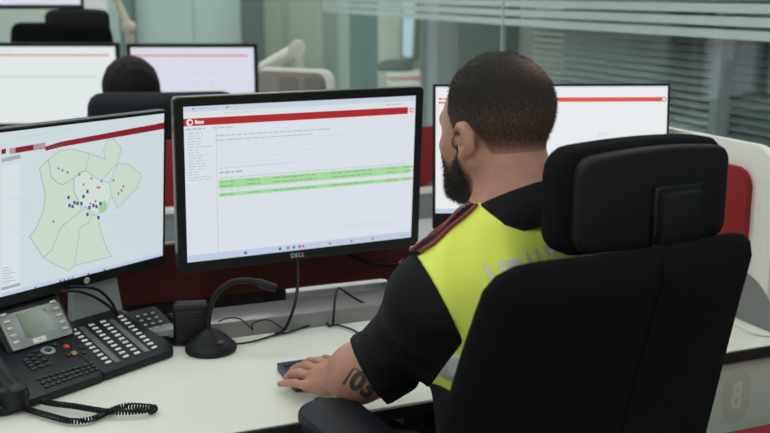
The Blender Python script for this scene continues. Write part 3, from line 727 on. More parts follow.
# handset lying along the left side
hp = [TT @ Vector((uu, vv, zz)) for uu, vv, zz in ((-0.352, -0.02, 0.018), (-0.352, 0.0, 0.026), (-0.352, 0.05, 0.04), (-0.352, 0.10, 0.043), (-0.352, 0.15, 0.036), (-0.352, 0.185, 0.026))]
hs = thing('handset', 'black handset resting in the cradle of the office phone', 'handset', (0, 0, 0)); 
hs.matrix_world = PHM
q = MB(); q.tube(hp, 0.0165, 14); q.build('grip', PHONE, hs)
for p, nm in ((hp[0], 'mouthpiece'), (hp[-1], 'earpiece')):
    q = MB(); q.lathe([(0.012, -0.03), (0.024, -0.026), (0.027, -0.012), (0.024, 0.006), (0.012, 0.014)], 24, M=Matrix.Translation(p)); q.build(nm, PHONE, hs)
q = wedge(rrect(-0.445, -0.045, -0.387, 0.17, [0.03, 0.01, 0.01, 0.03], 6), 'cradle', PHONE, -0.016, 0.005)
# coiled cord
cp = [at_z(x, y, 0.748) for x, y in ((16, 404), (30, 410), (50, 416), (72, 421), (92, 419), (108, 412), (125, 406), (145, 406.5), (155, 408), (149, 412), (130, 414), (112, 414), (95, 412), (75, 408.5), (55, 406), (40, 403))]
cp = spline(cp, 24)
q = MB(); path = []; acc = 0.0
for i in range(len(cp) - 1):
    seg = cp[i + 1] - cp[i]; L = seg.length; n_ = max(1, int(L / 0.00045)); d = seg.normalized(); sd_ = d.cross(Vector((0, 0, 1))).normalized()
    for k in range(n_):
        s_ = acc + L * k / n_; th = 2 * math.pi * s_ / 0.0052
        lift = 0.004 if i > len(cp) * 0.6 else 0
        path.append(cp[i] + seg * (k / n_) + sd_ * (0.0042 * math.cos(th)) + Vector((0, 0, 0.0042 * math.sin(th) + lift)))
    acc += L
q.tube(path, 0.0017, 5, 0)
prop(q.build('coiled_cord', CABLE), 'black coiled handset cord looped on the white desk', 'cord')

# ---- small keypad unit behind the phone
kp0 = at_z(155, 343, 0.741)
kp = thing('keypad_unit', 'small black keypad with pale keys behind the office phone', 'keypad', kp0, R(42))
KT = Matrix.Translation((0, 0, 0.03)) @ Matrix.Rotation(R(20), 4, 'X')
t = bmesh.new(); pl_ = rrect(-0.065, -0.035, 0.045, 0.075, 0.010, 4)
top = [t.verts.new(KT @ Vector((u, v, 0))) for u, v in pl_]; bot = [t.verts.new((p.co.x, p.co.y, 0.001)) for p in top]
t.faces.new(top); t.faces.new(bot[::-1])
for i in range(len(top)): t.faces.new((bot[i], bot[(i + 1) % len(top)], top[(i + 1) % len(top)], top[i]))
bmesh.ops.bevel(t, geom=[e for e in t.edges if e.verts[0] in top and e.verts[1] in top], offset=0.003, segments=2, affect='EDGES')
MB().merge(t).build('body', PHONE, kp)
km = key_mesh(0.0075, 0.0055)
for i in range(5):
    for j in range(5):
        o = link_mesh('key', km, GREYP if i > 1 else KEYB, kp); o.matrix_local = KT @ Matrix.Translation((-0.045 + i * 0.017, -0.015 + j * 0.016, 0))
q = MB(); q.tube([KT @ Vector(p) for p in ((0.056, -0.045, 0.0), (0.058, -0.025, 0.004), (0.058, 0.0, 0.004), (0.056, 0.025, -0.004))], 0.011, 12); q.build('handset_bar', PHONE, kp)
MB().box((0.055, 0.02, 0.018), (0.03, 0.10, 0.034), 0.006).build('cradle', PHONE, kp)

# ---- black box speaker
sp0 = at_z(190, 345, 0.741)
spk = thing('desk_speaker', 'small square black desk speaker between keypad and microphone', 'speaker', (sp0.x, sp0.y + 0.02, 0.741), R(10))
MB().box((0, 0, 0.042), (0.071, 0.044, 0.084), 0.008, 3).build('case', BLACK, spk)
q = MB(); q.prism(rrect(-0.028, 0.012, 0.028, 0.072, 0.006), 0.021, 0.0235, 0.001, M=UPRIGHT); gr = q.build('grille', mat('grille', (0.016, 0.016, 0.017), 0.7), spk)
for k in range(8): MB().box((0, -0.0238, 0.02 + k * 0.0065), (0.05, 0.001, 0.0025)).build('grille_bar', BLACK, gr)

# ---- gooseneck microphone
mc = at_z(211, 350, 0.741)
mic = thing('microphone', 'black gooseneck desk microphone on a cone base', 'microphone', mc)
MB().lathe([(0.050, 0.0), (0.0515, 0.004), (0.050, 0.011), (0.044, 0.017), (0.030, 0.030), (0.016, 0.041), (0.008, 0.046), (0.001, 0.047)], 40).build('base', BLACK, mic)
MB().box((0.012, -0.034, 0.0255), (0.014, 0.012, 0.006), 0.002, 1, M=Matrix.Rotation(0.4, 4, 'Z')).build('talk_button', KEYB, mic)
nk = [at_y(x, y, mc.y + dy) for x, y, dy in ((208, 330, 0), (209, 315, 0), (213, 300, 0), (221, 289, 0), (233, 282, 0), (246, 280.5, 0), (258, 282, 0))]
nk = [p - mc for p in nk]
MB().tube([(0, 0, 0.042)] + nk, 0.0058, 10).build('gooseneck', CABLE, mic)
a = at_y(256, 281.7, mc.y) - mc; c = at_y(276, 288.5, mc.y) - mc
MB().cyl(a, a + (c - a) * 0.15, 0.006, 0.0085).cyl(a + (c - a) * 0.15, c, 0.0085, 0.0085).build('microphone_head', BLACK, mic)

# ---- keyboard under the hand
kb0 = at_z(277, 362.5, 0.757)
kb = thing('keyboard', 'slim dark navy keyboard under the left hand of the officer', 'keyboard', (kb0.x, kb0.y, 0.741), DY)
q = MB(); q.loft([[(x, 0, 0.001), (x, 0, 0.015), (x, -0.118, 0.007), (x, -0.118, 0.001)] for x in (0.0, 0.40)]); q.build('case', NAVY, kb)
q = MB()
for j in range(5):
    for i in range(19): q.box((0.016 + i * 0.0195, -0.014 - j * 0.0205, 0.0155 - (0.014 + j * 0.0205) * 0.068), (0.016, 0.016, 0.003), 0.0008, 1)
o = q.build('keycaps', mat('keycap_navy', (0.010, 0.012, 0.022), 0.35), kb); o['kind'] = 'stuff'

# ---- cables
def cable(pts, r, label, extra=None):
    o = MB().tube(pts, r, 8).build('cable', CABLE); prop(o, label, 'cable'); return o
zd = 0.7445
a1 = m1.M @ Vector((*[0.03, 0.0], 0)); bx, bz = m1.px(299, 258)
p0 = m1.M @ Vector((bx, 0.02, bz + 0.01))
cable([p0, at_plane(298, 280, dw(0, 0.50, 0), DN), at_plane(295, 303, dw(0, 0.452, 0), DN), at_plane(289, 321, dw(0, 0.447, 0), DN), at_z(283, 331, zd)] + [at_z(x, y, zd) for x, y in ((276, 334),)], 0.0035, 'thick black cable hanging down from the thick-bezel monitor')
cable([at_z(x, y, zd) for x, y in ((170, 344), (200, 345), (235, 344), (255, 341), (275, 335), (290, 332), (310, 325), (324, 321), (327, 323), (329, 326), (336, 325), (345, 327), (355, 331), (361, 337))], 0.0022, 'thin black cable running along the desk past the microphone to the officer')
cable([at_z(333, 325, zd), at_plane(334, 312, dw(0, TB - 0.012, 0), DN), at_plane(335, 300, dw(0, TB, 0), DN), at_plane(338, 288.5, dw(0, TB + 0.03, 0), DN), at_plane(344, 291, dw(0, TB + 0.04, 0), DN), at_plane(358, 300, dw(0, TB + 0.03, 0), DN), at_plane(372, 305, dw(0, TB + 0.02, 0), DN), at_plane(392, 303, dw(0, TB + 0.03, 0), DN)], 0.0025, 'black cable arching up over the grey beam beside the officer')
cable([at_plane(x, y, dw(0, TB - 0.012, 0), DN) for x, y in ((218, 322), (228, 318), (240, 319), (249, 326), (253, 330), (252, 325), (258, 321), (268, 320), (278, 325), (285, 331))], 0.0014, 'thin looping wire against the grey beam behind the microphone')
cable([at_z(x, y, zd + 0.02) for x, y in ((78, 292), (92, 290), (104, 296), (113, 306), (120, 316))], 0.0035, 'black cable curling under the map monitor') if False else None
c1 = [at_plane(x, y, cs + Vector((math.sin(yw), -math.cos(yw), 0)) * 0.03, Vector((-math.sin(yw), math.cos(yw), 0))) for x, y in ((70, 287), (85, 287), (98, 290), (107, 297), (113, 305), (117, 314))]
cable(c1, 0.003, 'upper black cable curling down in front of the silver stand')
c2 = [at_plane(x, y, cs + Vector((math.sin(yw), -math.cos(yw), 0)) * 0.04, Vector((-math.sin(yw), math.cos(yw), 0))) for x, y in ((60, 292), (75, 291), (90, 295), (103, 302), (112, 309), (120, 318))]
cable(c2, 0.003, 'lower black cable curling down in front of the silver stand')
c3 = [at_plane(x, y, dw(0, TR - 0.03, 0), DN) for x, y in ((345, 252), (358, 258), (372, 263), (390, 265), (410, 263))]
cable(c3, 0.004, 'black cable sagging against the dark red divider')

# ================================================================== BACKGROUND WORKSTATIONS
fdk = thing('dispatch_desk', 'white desk under the two far monitors', 'desk', (-1.1, 4.25, 0))
MB().box((0, 0.05, 0.729), (2.6, 0.8, 0.024), 0.003, 1).build('tabletop', WHITE, fdk)
for sx in (-1.25, 1.25): MB().box((sx, 0.05, 0.358), (0.05, 0.7, 0.716)).build('leg', GREYP, fdk)
def far_mon(x0, x1, ytop, y, label, key, green=False, h=0.33):
    xa = at_y(x0, ytop, y); xb = at_y(x1, ytop, y); wd = xb.x - xa.x
    m = Mon(label, ((xa.x + xb.x) / 2, y, xa.z - h / 2), 0, 0, wd, h, 0.016, 0.02, 0.045, None, 0.006, key)
    m.rect('red2', 0.0, 0.10, 0.95, 0.118)
    m.lines('lgrey', 0.02, 0.04, 0.5, 1, 1, 0.01)
    if green: m.rect('land', 0.0, 0.37, 0.85, 0.40)
    for j in range(0 if green else 2): 
        for i in range(5): m.rect('lgrey', 0.2 + i * 0.15, 0.34 + j * 0.14, 0.22 + i * 0.15, 0.355 + j * 0.14)
    m.done(NM); stand(m, 'black stand of the ' + label.split(' monitor')[0] + ' monitor', 0.741, BLACK); return m
fa = far_mon(-22, 119, 42.5, 4.15, 'white-page far monitor with one faint green row', 'scr_far', True, 0.345)
fb = far_mon(126.5, 257.5, 43.5, 4.2, 'lavender-white far monitor behind the dark-haired head', 'scr_lav')
# white monitor arms
ARMW = mat('arm_white', (0.66, 0.66, 0.62), 0.4)
def warm(base_px, pts, y, label, r=0.028, col=ARMW):
    P = [at_y(x, yy, y) for x, yy in pts]
    b0 = Vector((P[0].x, y, 0.742)); t = thing('jointed_arm', label, 'jointed arm', b0)
    MB().cyl((0, 0, 0), (0, 0, 0.02), 0.05).build('base', col, t)
    MB().cyl((0, 0, 0.02), P[0] - b0, 0.02).build('pole', col, t)
    MB().tube([P[0] - b0, P[1] - b0], r, 12, 0).build('upper_arm', col, t)
    MB().lathe([(0.01, -0.04), (r * 1.35, -0.035), (r * 1.35, 0.035), (0.01, 0.04)], 20, M=Matrix.Translation(P[1] - b0) @ Matrix.Rotation(R(90), 4, 'X')).build('elbow_joint', col, t)
    MB().tube([P[1] - b0, P[2] - b0], [r, r * 0.8], 12, 0).build('forearm', col, t)
    return t
warm(None, ((255, 73), (297, 49), (301, 80)), 4.45, 'white jointed monitor arm above the grey felt divider')
warm(None, ((131, 52), (129, 27), (113, -8)), 4.6, 'beige jointed monitor arm in front of the slim dark post', 0.019, mat('arm_beige', (0.55, 0.50, 0.42), 0.5))
# grey felt divider
ga = at_y(262, 67, 4.06); gb = at_y(334, 74, 3.9)
gd = thing('side_divider', 'white rounded divider with a grey felt pad beneath the white arm', 'divider', (ga.x, ga.y, 0.741), math.atan2(gb.y - ga.y, gb.x - ga.x))
L = math.hypot(gb.x - ga.x, gb.y - ga.y); hz = ga.z - 0.741
MB().prism(rrect(0, 0, L, hz, [0.01, 0.01, 0.05, 0.02], 8), -0.012, 0.012, 0.004, M=UPRIGHT).build('board', WHITEP, gd)
MB().prism(rrect(0.0, 0.05, L - 0.03, hz - 0.012, [0.02, 0.02, 0.035, 0.02], 8), 0.012, 0.026, 0.005, M=UPRIGHT).build('felt_pad', mat('felt_greybrown', (0.28, 0.255, 0.235), 0.9, noise=0.1, nscale=200), gd)
pf = MB()
for sx in (0.10, 0.22): pf.prism(rrect(sx, hz - 0.11, sx + 0.08, hz - 0.03, 0.015), 0.026, 0.030, M=UPRIGHT)
pf.build('pinned_cards', mat('card_grey', (0.22, 0.21, 0.20), 0.8), gd)
# far third-row screen and chair back
y3 = 5.3; a = at_y(83.5, 9, y3)
fc = Mon('large far screen above the black chair with a headrest', (a.x - 0.6, y3, a.z + 0.34), 0, 0, 1.2, 0.68, 0.012, 0.022, 0.05, None, 0.006, 'scr_lav')
q3 = stand(fc, 'tall black stand of the large far screen', 0.0, BLACK, 0.09, (0.5, 0.4))

# ================================================================== SIGNED-DISTANCE MODELLING FOR BODIES
def V3(*a): return np.array(a, float)
def ell(P, c, r, Rm=None):
    q = P - np.asarray(c)
    if Rm is not None: q = q @ Rm            # columns of Rm are the local axes
    r = np.asarray(r, float)
    k0 = np.linalg.norm(q / r, axis=-1); k1 = np.linalg.norm(q / (r * r), axis=-1)
    return k0 * (k0 - 1) / np.maximum(k1, 1e-9)
def cap(P, a, b_, r0, r1=None):
    r1 = r0 if r1 is None else r1
    a = np.asarray(a, float); d = np.asarray(b_, float) - a
    t = np.clip(((P - a) @ d) / max(d @ d, 1e-12), 0, 1)
    return np.linalg.norm(P - a - t[..., None] * d, axis=-1) - (r0 + (r1 - r0) * t)
def smin(a, b_, k):
    h = np.clip(0.5 + 0.5 * (b_ - a) / k, 0, 1); return b_ + (a - b_) * h - k * h * (1 - h)
def smax(a, b_, k): return -smin(-a, -b_, k)
def sdf_mesh(f, lo, hi, vox):
    """surface nets on a sparse block grid"""
    lo = np.array(lo, float); B = 8
    n = np.ceil((np.array(hi) - lo) / (vox * B)).astype(int); N = n * B + 1
    ax = [lo[i] + np.arange(n[i]) * vox * B + vox * B / 2 for i in range(3)]
    G = np.stack(np.meshgrid(*ax, indexing='ij'), -1).reshape(-1, 3)
    cv = f(G); act = np.abs(cv) < vox * B * 1.5
    D = np.where(cv < 0, -1.0, 1.0).reshape(n).repeat(B, 0).repeat(B, 1).repeat(B, 2)
    D = np.pad(D, ((0, 1),) * 3, mode='edge')
    loc = np.stack(np.meshgrid(*[np.arange(B + 1)] * 3, indexing='ij'), -1).reshape(-1, 3)
    idx = np.argwhere(act.reshape(n)) * B
    for s0 in range(0, len(idx), 400):
        ii = (idx[s0:s0 + 400, None, :] + loc[None]).reshape(-1, 3)
        D[ii[:, 0], ii[:, 1], ii[:, 2]] = f(lo + ii * vox)
    S = D < 0; C = [N[i] - 1 for i in range(3)]
    acc = np.zeros((*C, 3)); cnt = np.zeros(C)
    cs_ = lambda o: tuple(slice(o[i], o[i] + C[i]) for i in range(3))
    for a_ in range(3):
        for o1 in (0, 1):
            for o2 in (0, 1):
                o = [0, 0, 0]; o[(a_ + 1) % 3] = o1; o[(a_ + 2) % 3] = o2; e = list(o); e[a_] = 1
                v0 = D[cs_(o)]; v1 = D[cs_(e)]; m = (v0 < 0) != (v1 < 0)
                t = np.where(m, v0 / np.where(m, v0 - v1, 1), 0)
                for k in range(3): acc[..., k] += m * (t if k == a_ else o[k])
                cnt += m
    on = cnt > 0; vid = -np.ones(C, int); vid[on] = np.arange(on.sum())
    verts = lo + (np.argwhere(on) + acc[on] / cnt[on][:, None]) * vox
    faces = []
    for a_ in range(3):
        b1, b2 = (a_ + 1) % 3, (a_ + 2) % 3
        sl0 = [slice(None)] * 3; sl1 = [slice(None)] * 3; sl0[a_] = slice(0, -1); sl1[a_] = slice(1, None)
        m = S[tuple(sl0)] != S[tuple(sl1)]
        ij = np.argwhere(m); ij = ij[(ij[:, b1] > 0) & (ij[:, b2] > 0) & (ij[:, b1] < C[b1]) & (ij[:, b2] < C[b2])]
        neg = S[tuple(ij.T)]
        def cell(d1, d2): q = ij.copy(); q[:, b1] -= d1; q[:, b2] -= d2; return vid[tuple(q.T)]
        q = np.stack([cell(1, 1), cell(0, 1), cell(0, 0), cell(1, 0)], 1)
        q[~neg] = q[~neg][:, ::-1]; faces.append(q)
    F = np.concatenate(faces); F = F[(F >= 0).all(1)]
    return verts, F
def np_mesh(name, V, F, origin=(0, 0, 0)):
    me = bpy.data.meshes.new(name); V = V - np.asarray(origin)
    me.vertices.add(len(V)); me.vertices.foreach_set('co', V.astype(np.float32).ravel())
    k = F.shape[1]
    me.loops.add(F.size); me.loops.foreach_set('vertex_index', F.astype(np.int32).ravel())
    me.polygons.add(len(F)); me.polygons.foreach_set('loop_start', np.arange(0, F.size, k, dtype=np.int32))
    me.polygons.foreach_set('use_smooth', np.ones(len(F), bool))
    me.update(calc_edges=True); me.validate()
    return me
def near(f, P, c, rad):
    """evaluate f only around c; elsewhere a safe lower bound"""
    d = np.linalg.norm(P - np.asarray(c), axis=-1); m = d < rad + 0.06
    out = d - rad
    if m.any(): out[m] = f(P[m])
    return out
def rotz(a): return np.array([[math.cos(a), -math.sin(a), 0], [math.sin(a), math.cos(a), 0], [0, 0, 1]])
def rotx(a): return np.array([[1, 0, 0], [0, math.cos(a), -math.sin(a)], [0, math.sin(a), math.cos(a)]])
def loc_of(P, c, Rm): return (P - np.asarray(c)) @ Rm

def skin_mat(name, base, red=0.0):
    m = mat(name, base, 0.48, spec=0.35, noise=0.10, nscale=35, bump=0.10, bscale=500)
    b = m.node_tree.nodes['Principled BSDF']; b.inputs['Subsurface Weight'].default_value = 0.12
    b.inputs['Subsurface Radius'].default_value = (0.012, 0.004, 0.002); b.inputs['Subsurface Scale'].default_value = 0.5
    return m
def hair_mat(name, hair, skin, scale=650, stretch=(1, 1, 0.4)):
    """short hair; attribute 'hair_growth' says how dense it grows, scalp shows between"""
    m = bpy.data.materials.new(name); m.use_nodes = True; nt = m.node_tree; b = nt.nodes['Principled BSDF']
    b.inputs['Roughness'].default_value = 0.75; b.inputs['Specular IOR Level'].default_value = 0.25
    at = nt.nodes.new('ShaderNodeAttribute'); at.attribute_name = 'hair_growth'
    tc = nt.nodes.new('ShaderNodeTexCoord'); mp = nt.nodes.new('ShaderNodeMapping'); mp.inputs['Scale'].default_value = stretch
    n = nt.nodes.new('ShaderNodeTexNoise'); n.inputs['Scale'].default_value = scale; n.inputs['Detail'].default_value = 4
    nt.links.new(tc.outputs['Object'], mp.inputs[0]); nt.links.new(mp.outputs[0], n.inputs['Vector'])
    add = nt.nodes.new('ShaderNodeMath'); add.operation = 'ADD'; nt.links.new(at.outputs['Fac'], add.inputs[0])
    sc_ = nt.nodes.new('ShaderNodeMath'); sc_.operation = 'MULTIPLY_ADD'; sc_.inputs[1].default_value = 0.9; sc_.inputs[2].default_value = -0.45
    nt.links.new(n.outputs[0], sc_.inputs[0]); nt.links.new(sc_.outputs[0], add.inputs[1])
    mr = nt.nodes.new('ShaderNodeMapRange'); mr.inputs[1].default_value = 0.02; mr.inputs[2].default_value = 0.80; nt.links.new(add.outputs[0], mr.inputs[0])
    mx = nt.nodes.new('ShaderNodeMix'); mx.data_type = 'RGBA'; mx.inputs[6].default_value = (*skin, 1); mx.inputs[7].default_value = (*hair, 1)
    k3 = nt.nodes.new('ShaderNodeMath'); k3.operation = 'MULTIPLY'; k3.use_clamp = True; k3.inputs[1].default_value = 2.2; nt.links.new(at.outputs['Fac'], k3.inputs[0])
    k4 = nt.nodes.new('ShaderNodeMath'); k4.operation = 'MULTIPLY'; nt.links.new(k3.outputs[0], k4.inputs[0]); nt.links.new(mr.outputs[0], k4.inputs[1])
    nt.links.new(k4.outputs[0], mx.inputs[0]); nt.links.new(mx.outputs[2], b.inputs['Base Color'])
    bp = nt.nodes.new('ShaderNodeBump'); bp.inputs['Strength'].default_value = 0.8; bp.inputs['Distance'].default_value = 0.003
    nt.links.new(n.outputs[0], bp.inputs['Height']); nt.links.new(bp.outputs[0], b.inputs['Normal'])
    MATS[name] = m; return m
def add_density(me, d):
    a = me.attributes.new('hair_growth', 'FLOAT', 'POINT'); a.data.foreach_set('value', d.astype(np.float32))

# ------------------------------------------------------------------ head (local: x right, y forward, z up)
def head_sdf(q):
    d = ell(q, (0, -0.014, 0.034), (0.076, 0.097, 0.086))
    d = smin(d, ell(q, (0, 0.040, 0.0), (0.064, 0.058, 0.075)), 0.03)
    d = smin(d, ell(q, (0, 0.048, -0.060), (0.052, 0.046, 0.055)), 0.03)
    d = smin(d, ell(q, (0, 0.062, -0.092), (0.030, 0.030, 0.022)), 0.025)            # chin
    for s in (-1, 1):
        d = smin(d, cap(q, (s * 0.060, -0.002, -0.045), (s * 0.032, 0.06, -0.088), 0.017, 0.014), 0.02)  # jaw line
        d = smin(d, ell(q, (s * 0.040, 0.068, -0.022), (0.022, 0.020, 0.018)), 0.02)     # cheekbone
        d = smax(d, -ell(q, (s * 0.031, 0.100, 0.006), (0.016, 0.014, 0.011)), 0.012)     # eye socket
    d = smin(d, cap(q, (-0.036, 0.082, 0.024), (0.036, 0.082, 0.024), 0.011), 0.018)     # brow
    d = smin(d, cap(q, (0, 0.092, 0.012), (0, 0.114, -0.030), 0.007, 0.0105), 0.012)     # nose
    for s in (-1, 1): d = smin(d, ell(q, (s * 0.011, 0.104, -0.033), (0.008, 0.010, 0.007)), 0.006)
    d = smin(d, ell(q, (0, 0.093, -0.056), (0.022, 0.008, 0.006)), 0.006)
    d = smin(d, ell(q, (0, 0.091, -0.067), (0.020, 0.008, 0.006)), 0.006)
    d = smax(d, -ell(q, (0, 0.104, -0.0613), (0.022, 0.008, 0.0015)), 0.003)
    for s in (-1, 1):                                                               # ears
        Re = rotz(s * -0.45) @ rotx(-0.22)
        e = ell(q, (s * 0.080, -0.012, -0.010), (0.0095, 0.0180, 0.0295), Re)
        e = smax(e, -ell(q, (s * 0.090, -0.006, -0.010), (0.0115, 0.0105, 0.0185), Re), 0.003)
        e = smin(e, cap(q, (s * 0.086, -0.020, 0.006), (s * 0.085, -0.017, -0.020), 0.0035), 0.003)
        e = smin(e, ell(q, (s * 0.079, -0.004, -0.036), (0.007, 0.009, 0.010)), 0.006)
        e = smin(e, ell(q, (s * 0.078, 0.006, -0.014), (0.006, 0.005, 0.008)), 0.004)
        d = smin(d, e, 0.006)
    return d
def sstep(a, b_, x): t = np.clip((x - a) / (b_ - a), 0, 1); return t * t * (3 - 2 * t)
def hair_density(q):
    """1 on the scalp, fading at hairline, temples and nape"""
    x, y, z = q[:, 0], q[:, 1], q[:, 2]
    front = np.interp(z, [-0.06, 0.0, 0.03, 0.06, 0.09, 0.12], [0.017, 0.021, 0.034, 0.050, 0.058, 0.06]) - 0.25 * np.maximum(np.abs(x) - 0.03, 0) * sstep(0.03, 0.06, z) + 0.012 * (np.abs(x) < 0.02) * 0
    d = 1 - sstep(-0.010, 0.008, y - front)
    low = -0.068 + 0.074 * sstep(-0.05, -0.012, y)                                   # nape low, above the ear high
    low = low - 0.075 * sstep(-0.004, 0.012, y)                                       # sideburn
    wid = 0.062 - 0.046 * sstep(-0.045, -0.015, y)
    d = d * sstep(-0.012, 1.0, (z - low) / wid)
    return d

# ================================================================== THE SEATED OFFICER
SKIN = skin_mat('skin', (0.46, 0.235, 0.165))
HAIRM = hair_mat('hair_dark', (0.026, 0.021, 0.0185), (0.44, 0.225, 0.157))
BEARDM = hair_mat('beard_dark', (0.014, 0.010, 0.009), (0.44, 0.225, 0.157), 380)
YELLOW = mat('hi_vis_yellow', (0.75, 0.83, 0.13), 0.75, spec=0.2, noise=0.03, nscale=12, bump=0.15, bscale=900)
SHIRTB = mat('shirt_black', (0.008, 0.0085, 0.010), 0.85, spec=0.2, noise=0.1, nscale=30, bump=0.2, bscale=800)
REFL = mat('reflective_grey', (0.56, 0.56, 0.57), 0.4, metal=0.1)
TROUS = mat('trouser_navy', (0.010, 0.012, 0.020), 0.85)
HS = 0.93; HC_ = V3(0.171, 1.562, 1.234); HR = rotz(R(36)) @ rotx(R(-9))
FT = V3(-math.sin(R(42)), math.cos(R(42)), 0); RT = V3(math.cos(R(42)), math.sin(R(42)), 0)
TRm = np.stack([RT, FT, V3(0, 0, 1)], 1)
NB = V3(0.205, 1.505, 1.095)
SL = V3(0.067, 1.392, 1.014); SR = NB + (NB - SL) * V3(1, 1, 0) + V3(0, 0, SL[2] - NB[2])
EL = V3(-0.008, 1.56, 0.848); WL = np.array(at_z(326, 381, 0.784))
ER = V3(0.44, 1.80, 0.86); WR = np.array(at_z(520, 330, 0.79)); WR = V3(0.30, 1.95, 0.785)
PEL = V3(0.195, 1.575, 0.625)
def torso(P):
    d = ell(P, (0.203, 1.525, 0.955), (0.168, 0.112, 0.185), TRm)
    d = smin(d, ell(P, (0.211, 1.560, 0.79), (0.124, 0.112, 0.17), TRm), 0.05)
    d = smin(d, ell(P, PEL, (0.150, 0.12, 0.10), TRm), 0.04)
    for S in (SL, SR):
        d = smin(d, cap(P, NB + V3(0, 0, -0.045), S + V3(0, 0, -0.004), 0.060, 0.052), 0.05)
        d = smin(d, cap(P, NB + V3(0, 0, -0.022), S * 0.75 + NB * 0.25 + V3(0, 0, 0.006), 0.042, 0.035), 0.045)
        d = smin(d, ell(P, S * 0.55 + NB * 0.45 - FT * 0.055 + V3(0, 0, -0.09), (0.07, 0.045, 0.10), TRm), 0.05)   # shoulder blade
    return d
hw = lambda l: np.array((HR @ (np.array(l) * HS)) + HC_)
NK0 = hw((0, -0.028, -0.055))
def neck(P): return smin(cap(P, NK0, NB + V3(0, 0, -0.02), 0.057, 0.064), cap(P, hw((0, 0.02, -0.08)), NB + FT * 0.03 + V3(0, 0, -0.02), 0.042, 0.05), 0.03)
def forearm(P, E, W):
    d = cap(P, E, E * 0.62 + W * 0.38, 0.042, 0.046); d = smin(d, cap(P, E * 0.62 + W * 0.38, W, 0.045, 0.0225), 0.03)
    return d
pz = lambda x, y, z: np.array(at_z(x, y, z))
FING = [  # mcp, pip, dip, tip, radius
    (pz(329, 366, 0.777), pz(318, 361, 0.780), pz(310, 361, 0.772), pz(304, 363, 0.763), 0.0080),
    (pz(320, 370, 0.781), pz(307, 366, 0.783), pz(299, 367, 0.773), pz(293, 369, 0.763), 0.0084),
    (pz(313, 377, 0.780), pz(299, 373, 0.781), pz(291, 374, 0.771), pz(287, 377, 0.760), 0.0082),
    (pz(308, 386, 0.776), pz(295, 383, 0.772), pz(287, 383, 0.762), pz(280, 384, 0.753), 0.0074)]
def hand(P, W, F, thumb):
    d = cap(P, W, W * 0.6 + F[1][0] * 0.4, 0.0215, 0.022)
    for m_, p_, i_, t_, r_ in F: d = smin(d, cap(P, W * 0.8 + m_ * 0.2, m_, 0.017, r_ * 1.35), 0.012)
    for a, c in zip(F, F[1:]): d = smin(d, cap(P, a[0], c[0], 0.0095, 0.0095), 0.006)
    for m_, p_, i_, t_, r_ in F:
        g_ = cap(P, m_, p_, r_ * 1.15, r_); g_ = smin(g_, cap(P, p_, i_, r_ * 1.02, r_ * 0.9), 0.004); g_ = smin(g_, cap(P, i_, t_, r_ * 0.9, r_ * 0.78), 0.004)
        d = smin(d, g_, 0.0035)
    g_ = cap(P, thumb[0], thumb[1], 0.014, 0.012); g_ = smin(g_, cap(P, thumb[1], thumb[2], 0.0115, 0.009), 0.005)
    return smin(d, g_, 0.012)
TH = (WL * 0.6 + FING[0][0] * 0.4 + V3(0.012, 0.012, -0.004), pz(333, 362, 0.768), pz(325, 359, 0.761))
off = WR - WL; mir = lambda p: WR + (lambda v: V3(-v[0] * 0.2, abs(v[1]) + abs(v[0]) * 0.5, v[2]))(p - WL)
# right hand: same hand turned, mirrored about its axis
axm = (FING[1][0] - WL) * V3(1, 1, 0); axm = axm / np.linalg.norm(axm); pxm = V3(axm[1], -axm[0], 0)
def to_right(p, fwd=V3(-0.75, 0.66, 0)):
    v = p - WL; a = v @ axm; s = v @ pxm; r_ = V3(fwd[1], -fwd[0], 0)
    return WR + fwd * a - r_ * s + V3(0, 0, v[2])
FR = [tuple(to_right(x) for x in f[:4]) + (f[4],) for f in FING]; THR = tuple(to_right(x) for x in TH)
KN = [PEL + RT * s * 0.10 + V3(-math.sin(R(30)), math.cos(R(30)), 0) * 0.40 + RT * s * 0.05 for s in (-1, 1)]
AN = [k + V3(0, 0, -0.53) + FT * 0.0 for k in KN]
def legs(P, inc=0.0):
    d = None
    for s, k, a in zip((-1, 1), KN, AN):
        h_ = PEL + RT * s * 0.095 + V3(0, 0, -0.015)
        g_ = smin(cap(P, h_, k, 0.082, 0.058), cap(P, k, a, 0.056, 0.042), 0.03)
        d = g_ if d is None else smin(d, g_, 0.03)
    return d
def body_sdf(P):
    d = torso(P)
    d = smin(d, neck(P), 0.035)
    d = smin(d, near(lambda Q: head_sdf(loc_of(Q, HC_, HR) / HS) * HS, P, HC_, 0.16), 0.018)
    for S, E, W in ((SL, EL, WL), (SR, ER, WR)):
        d = smin(d, cap(P, S, E, 0.050, 0.043), 0.04); d = smin(d, forearm(P, E, W), 0.02)
    d = smin(d, near(lambda Q: hand(Q, WL, FING, TH), P, FING[2][0], 0.14), 0.012); d = smin(d, near(lambda Q: hand(Q, WR, FR, THR), P, FR[2][0], 0.14), 0.012)
    d = smin(d, legs(P), 0.05)
    for a in AN: d = smin(d, cap(P, a + FT * -0.02 + V3(0, 0, -0.035), a + FT * 0.14 + V3(0, 0, -0.052), 0.035, 0.026), 0.03)
    return d
OR = (PEL[0], PEL[1], 0.0)
person = thing('person', 'bearded seated person in a yellow hi-vis shirt with black sleeves', 'person', OR)
V, F = sdf_mesh(body_sdf, (-0.25, 1.2, 0.0), (0.68, 2.2, 1.42), 0.0036)
bme = np_mesh('body', V, F, OR); body = link_mesh('body', bme, SKIN, person)
BV = BVHTree.FromPolygons([tuple(v) for v in V], [tuple(int(i) for i in f) for f in F])
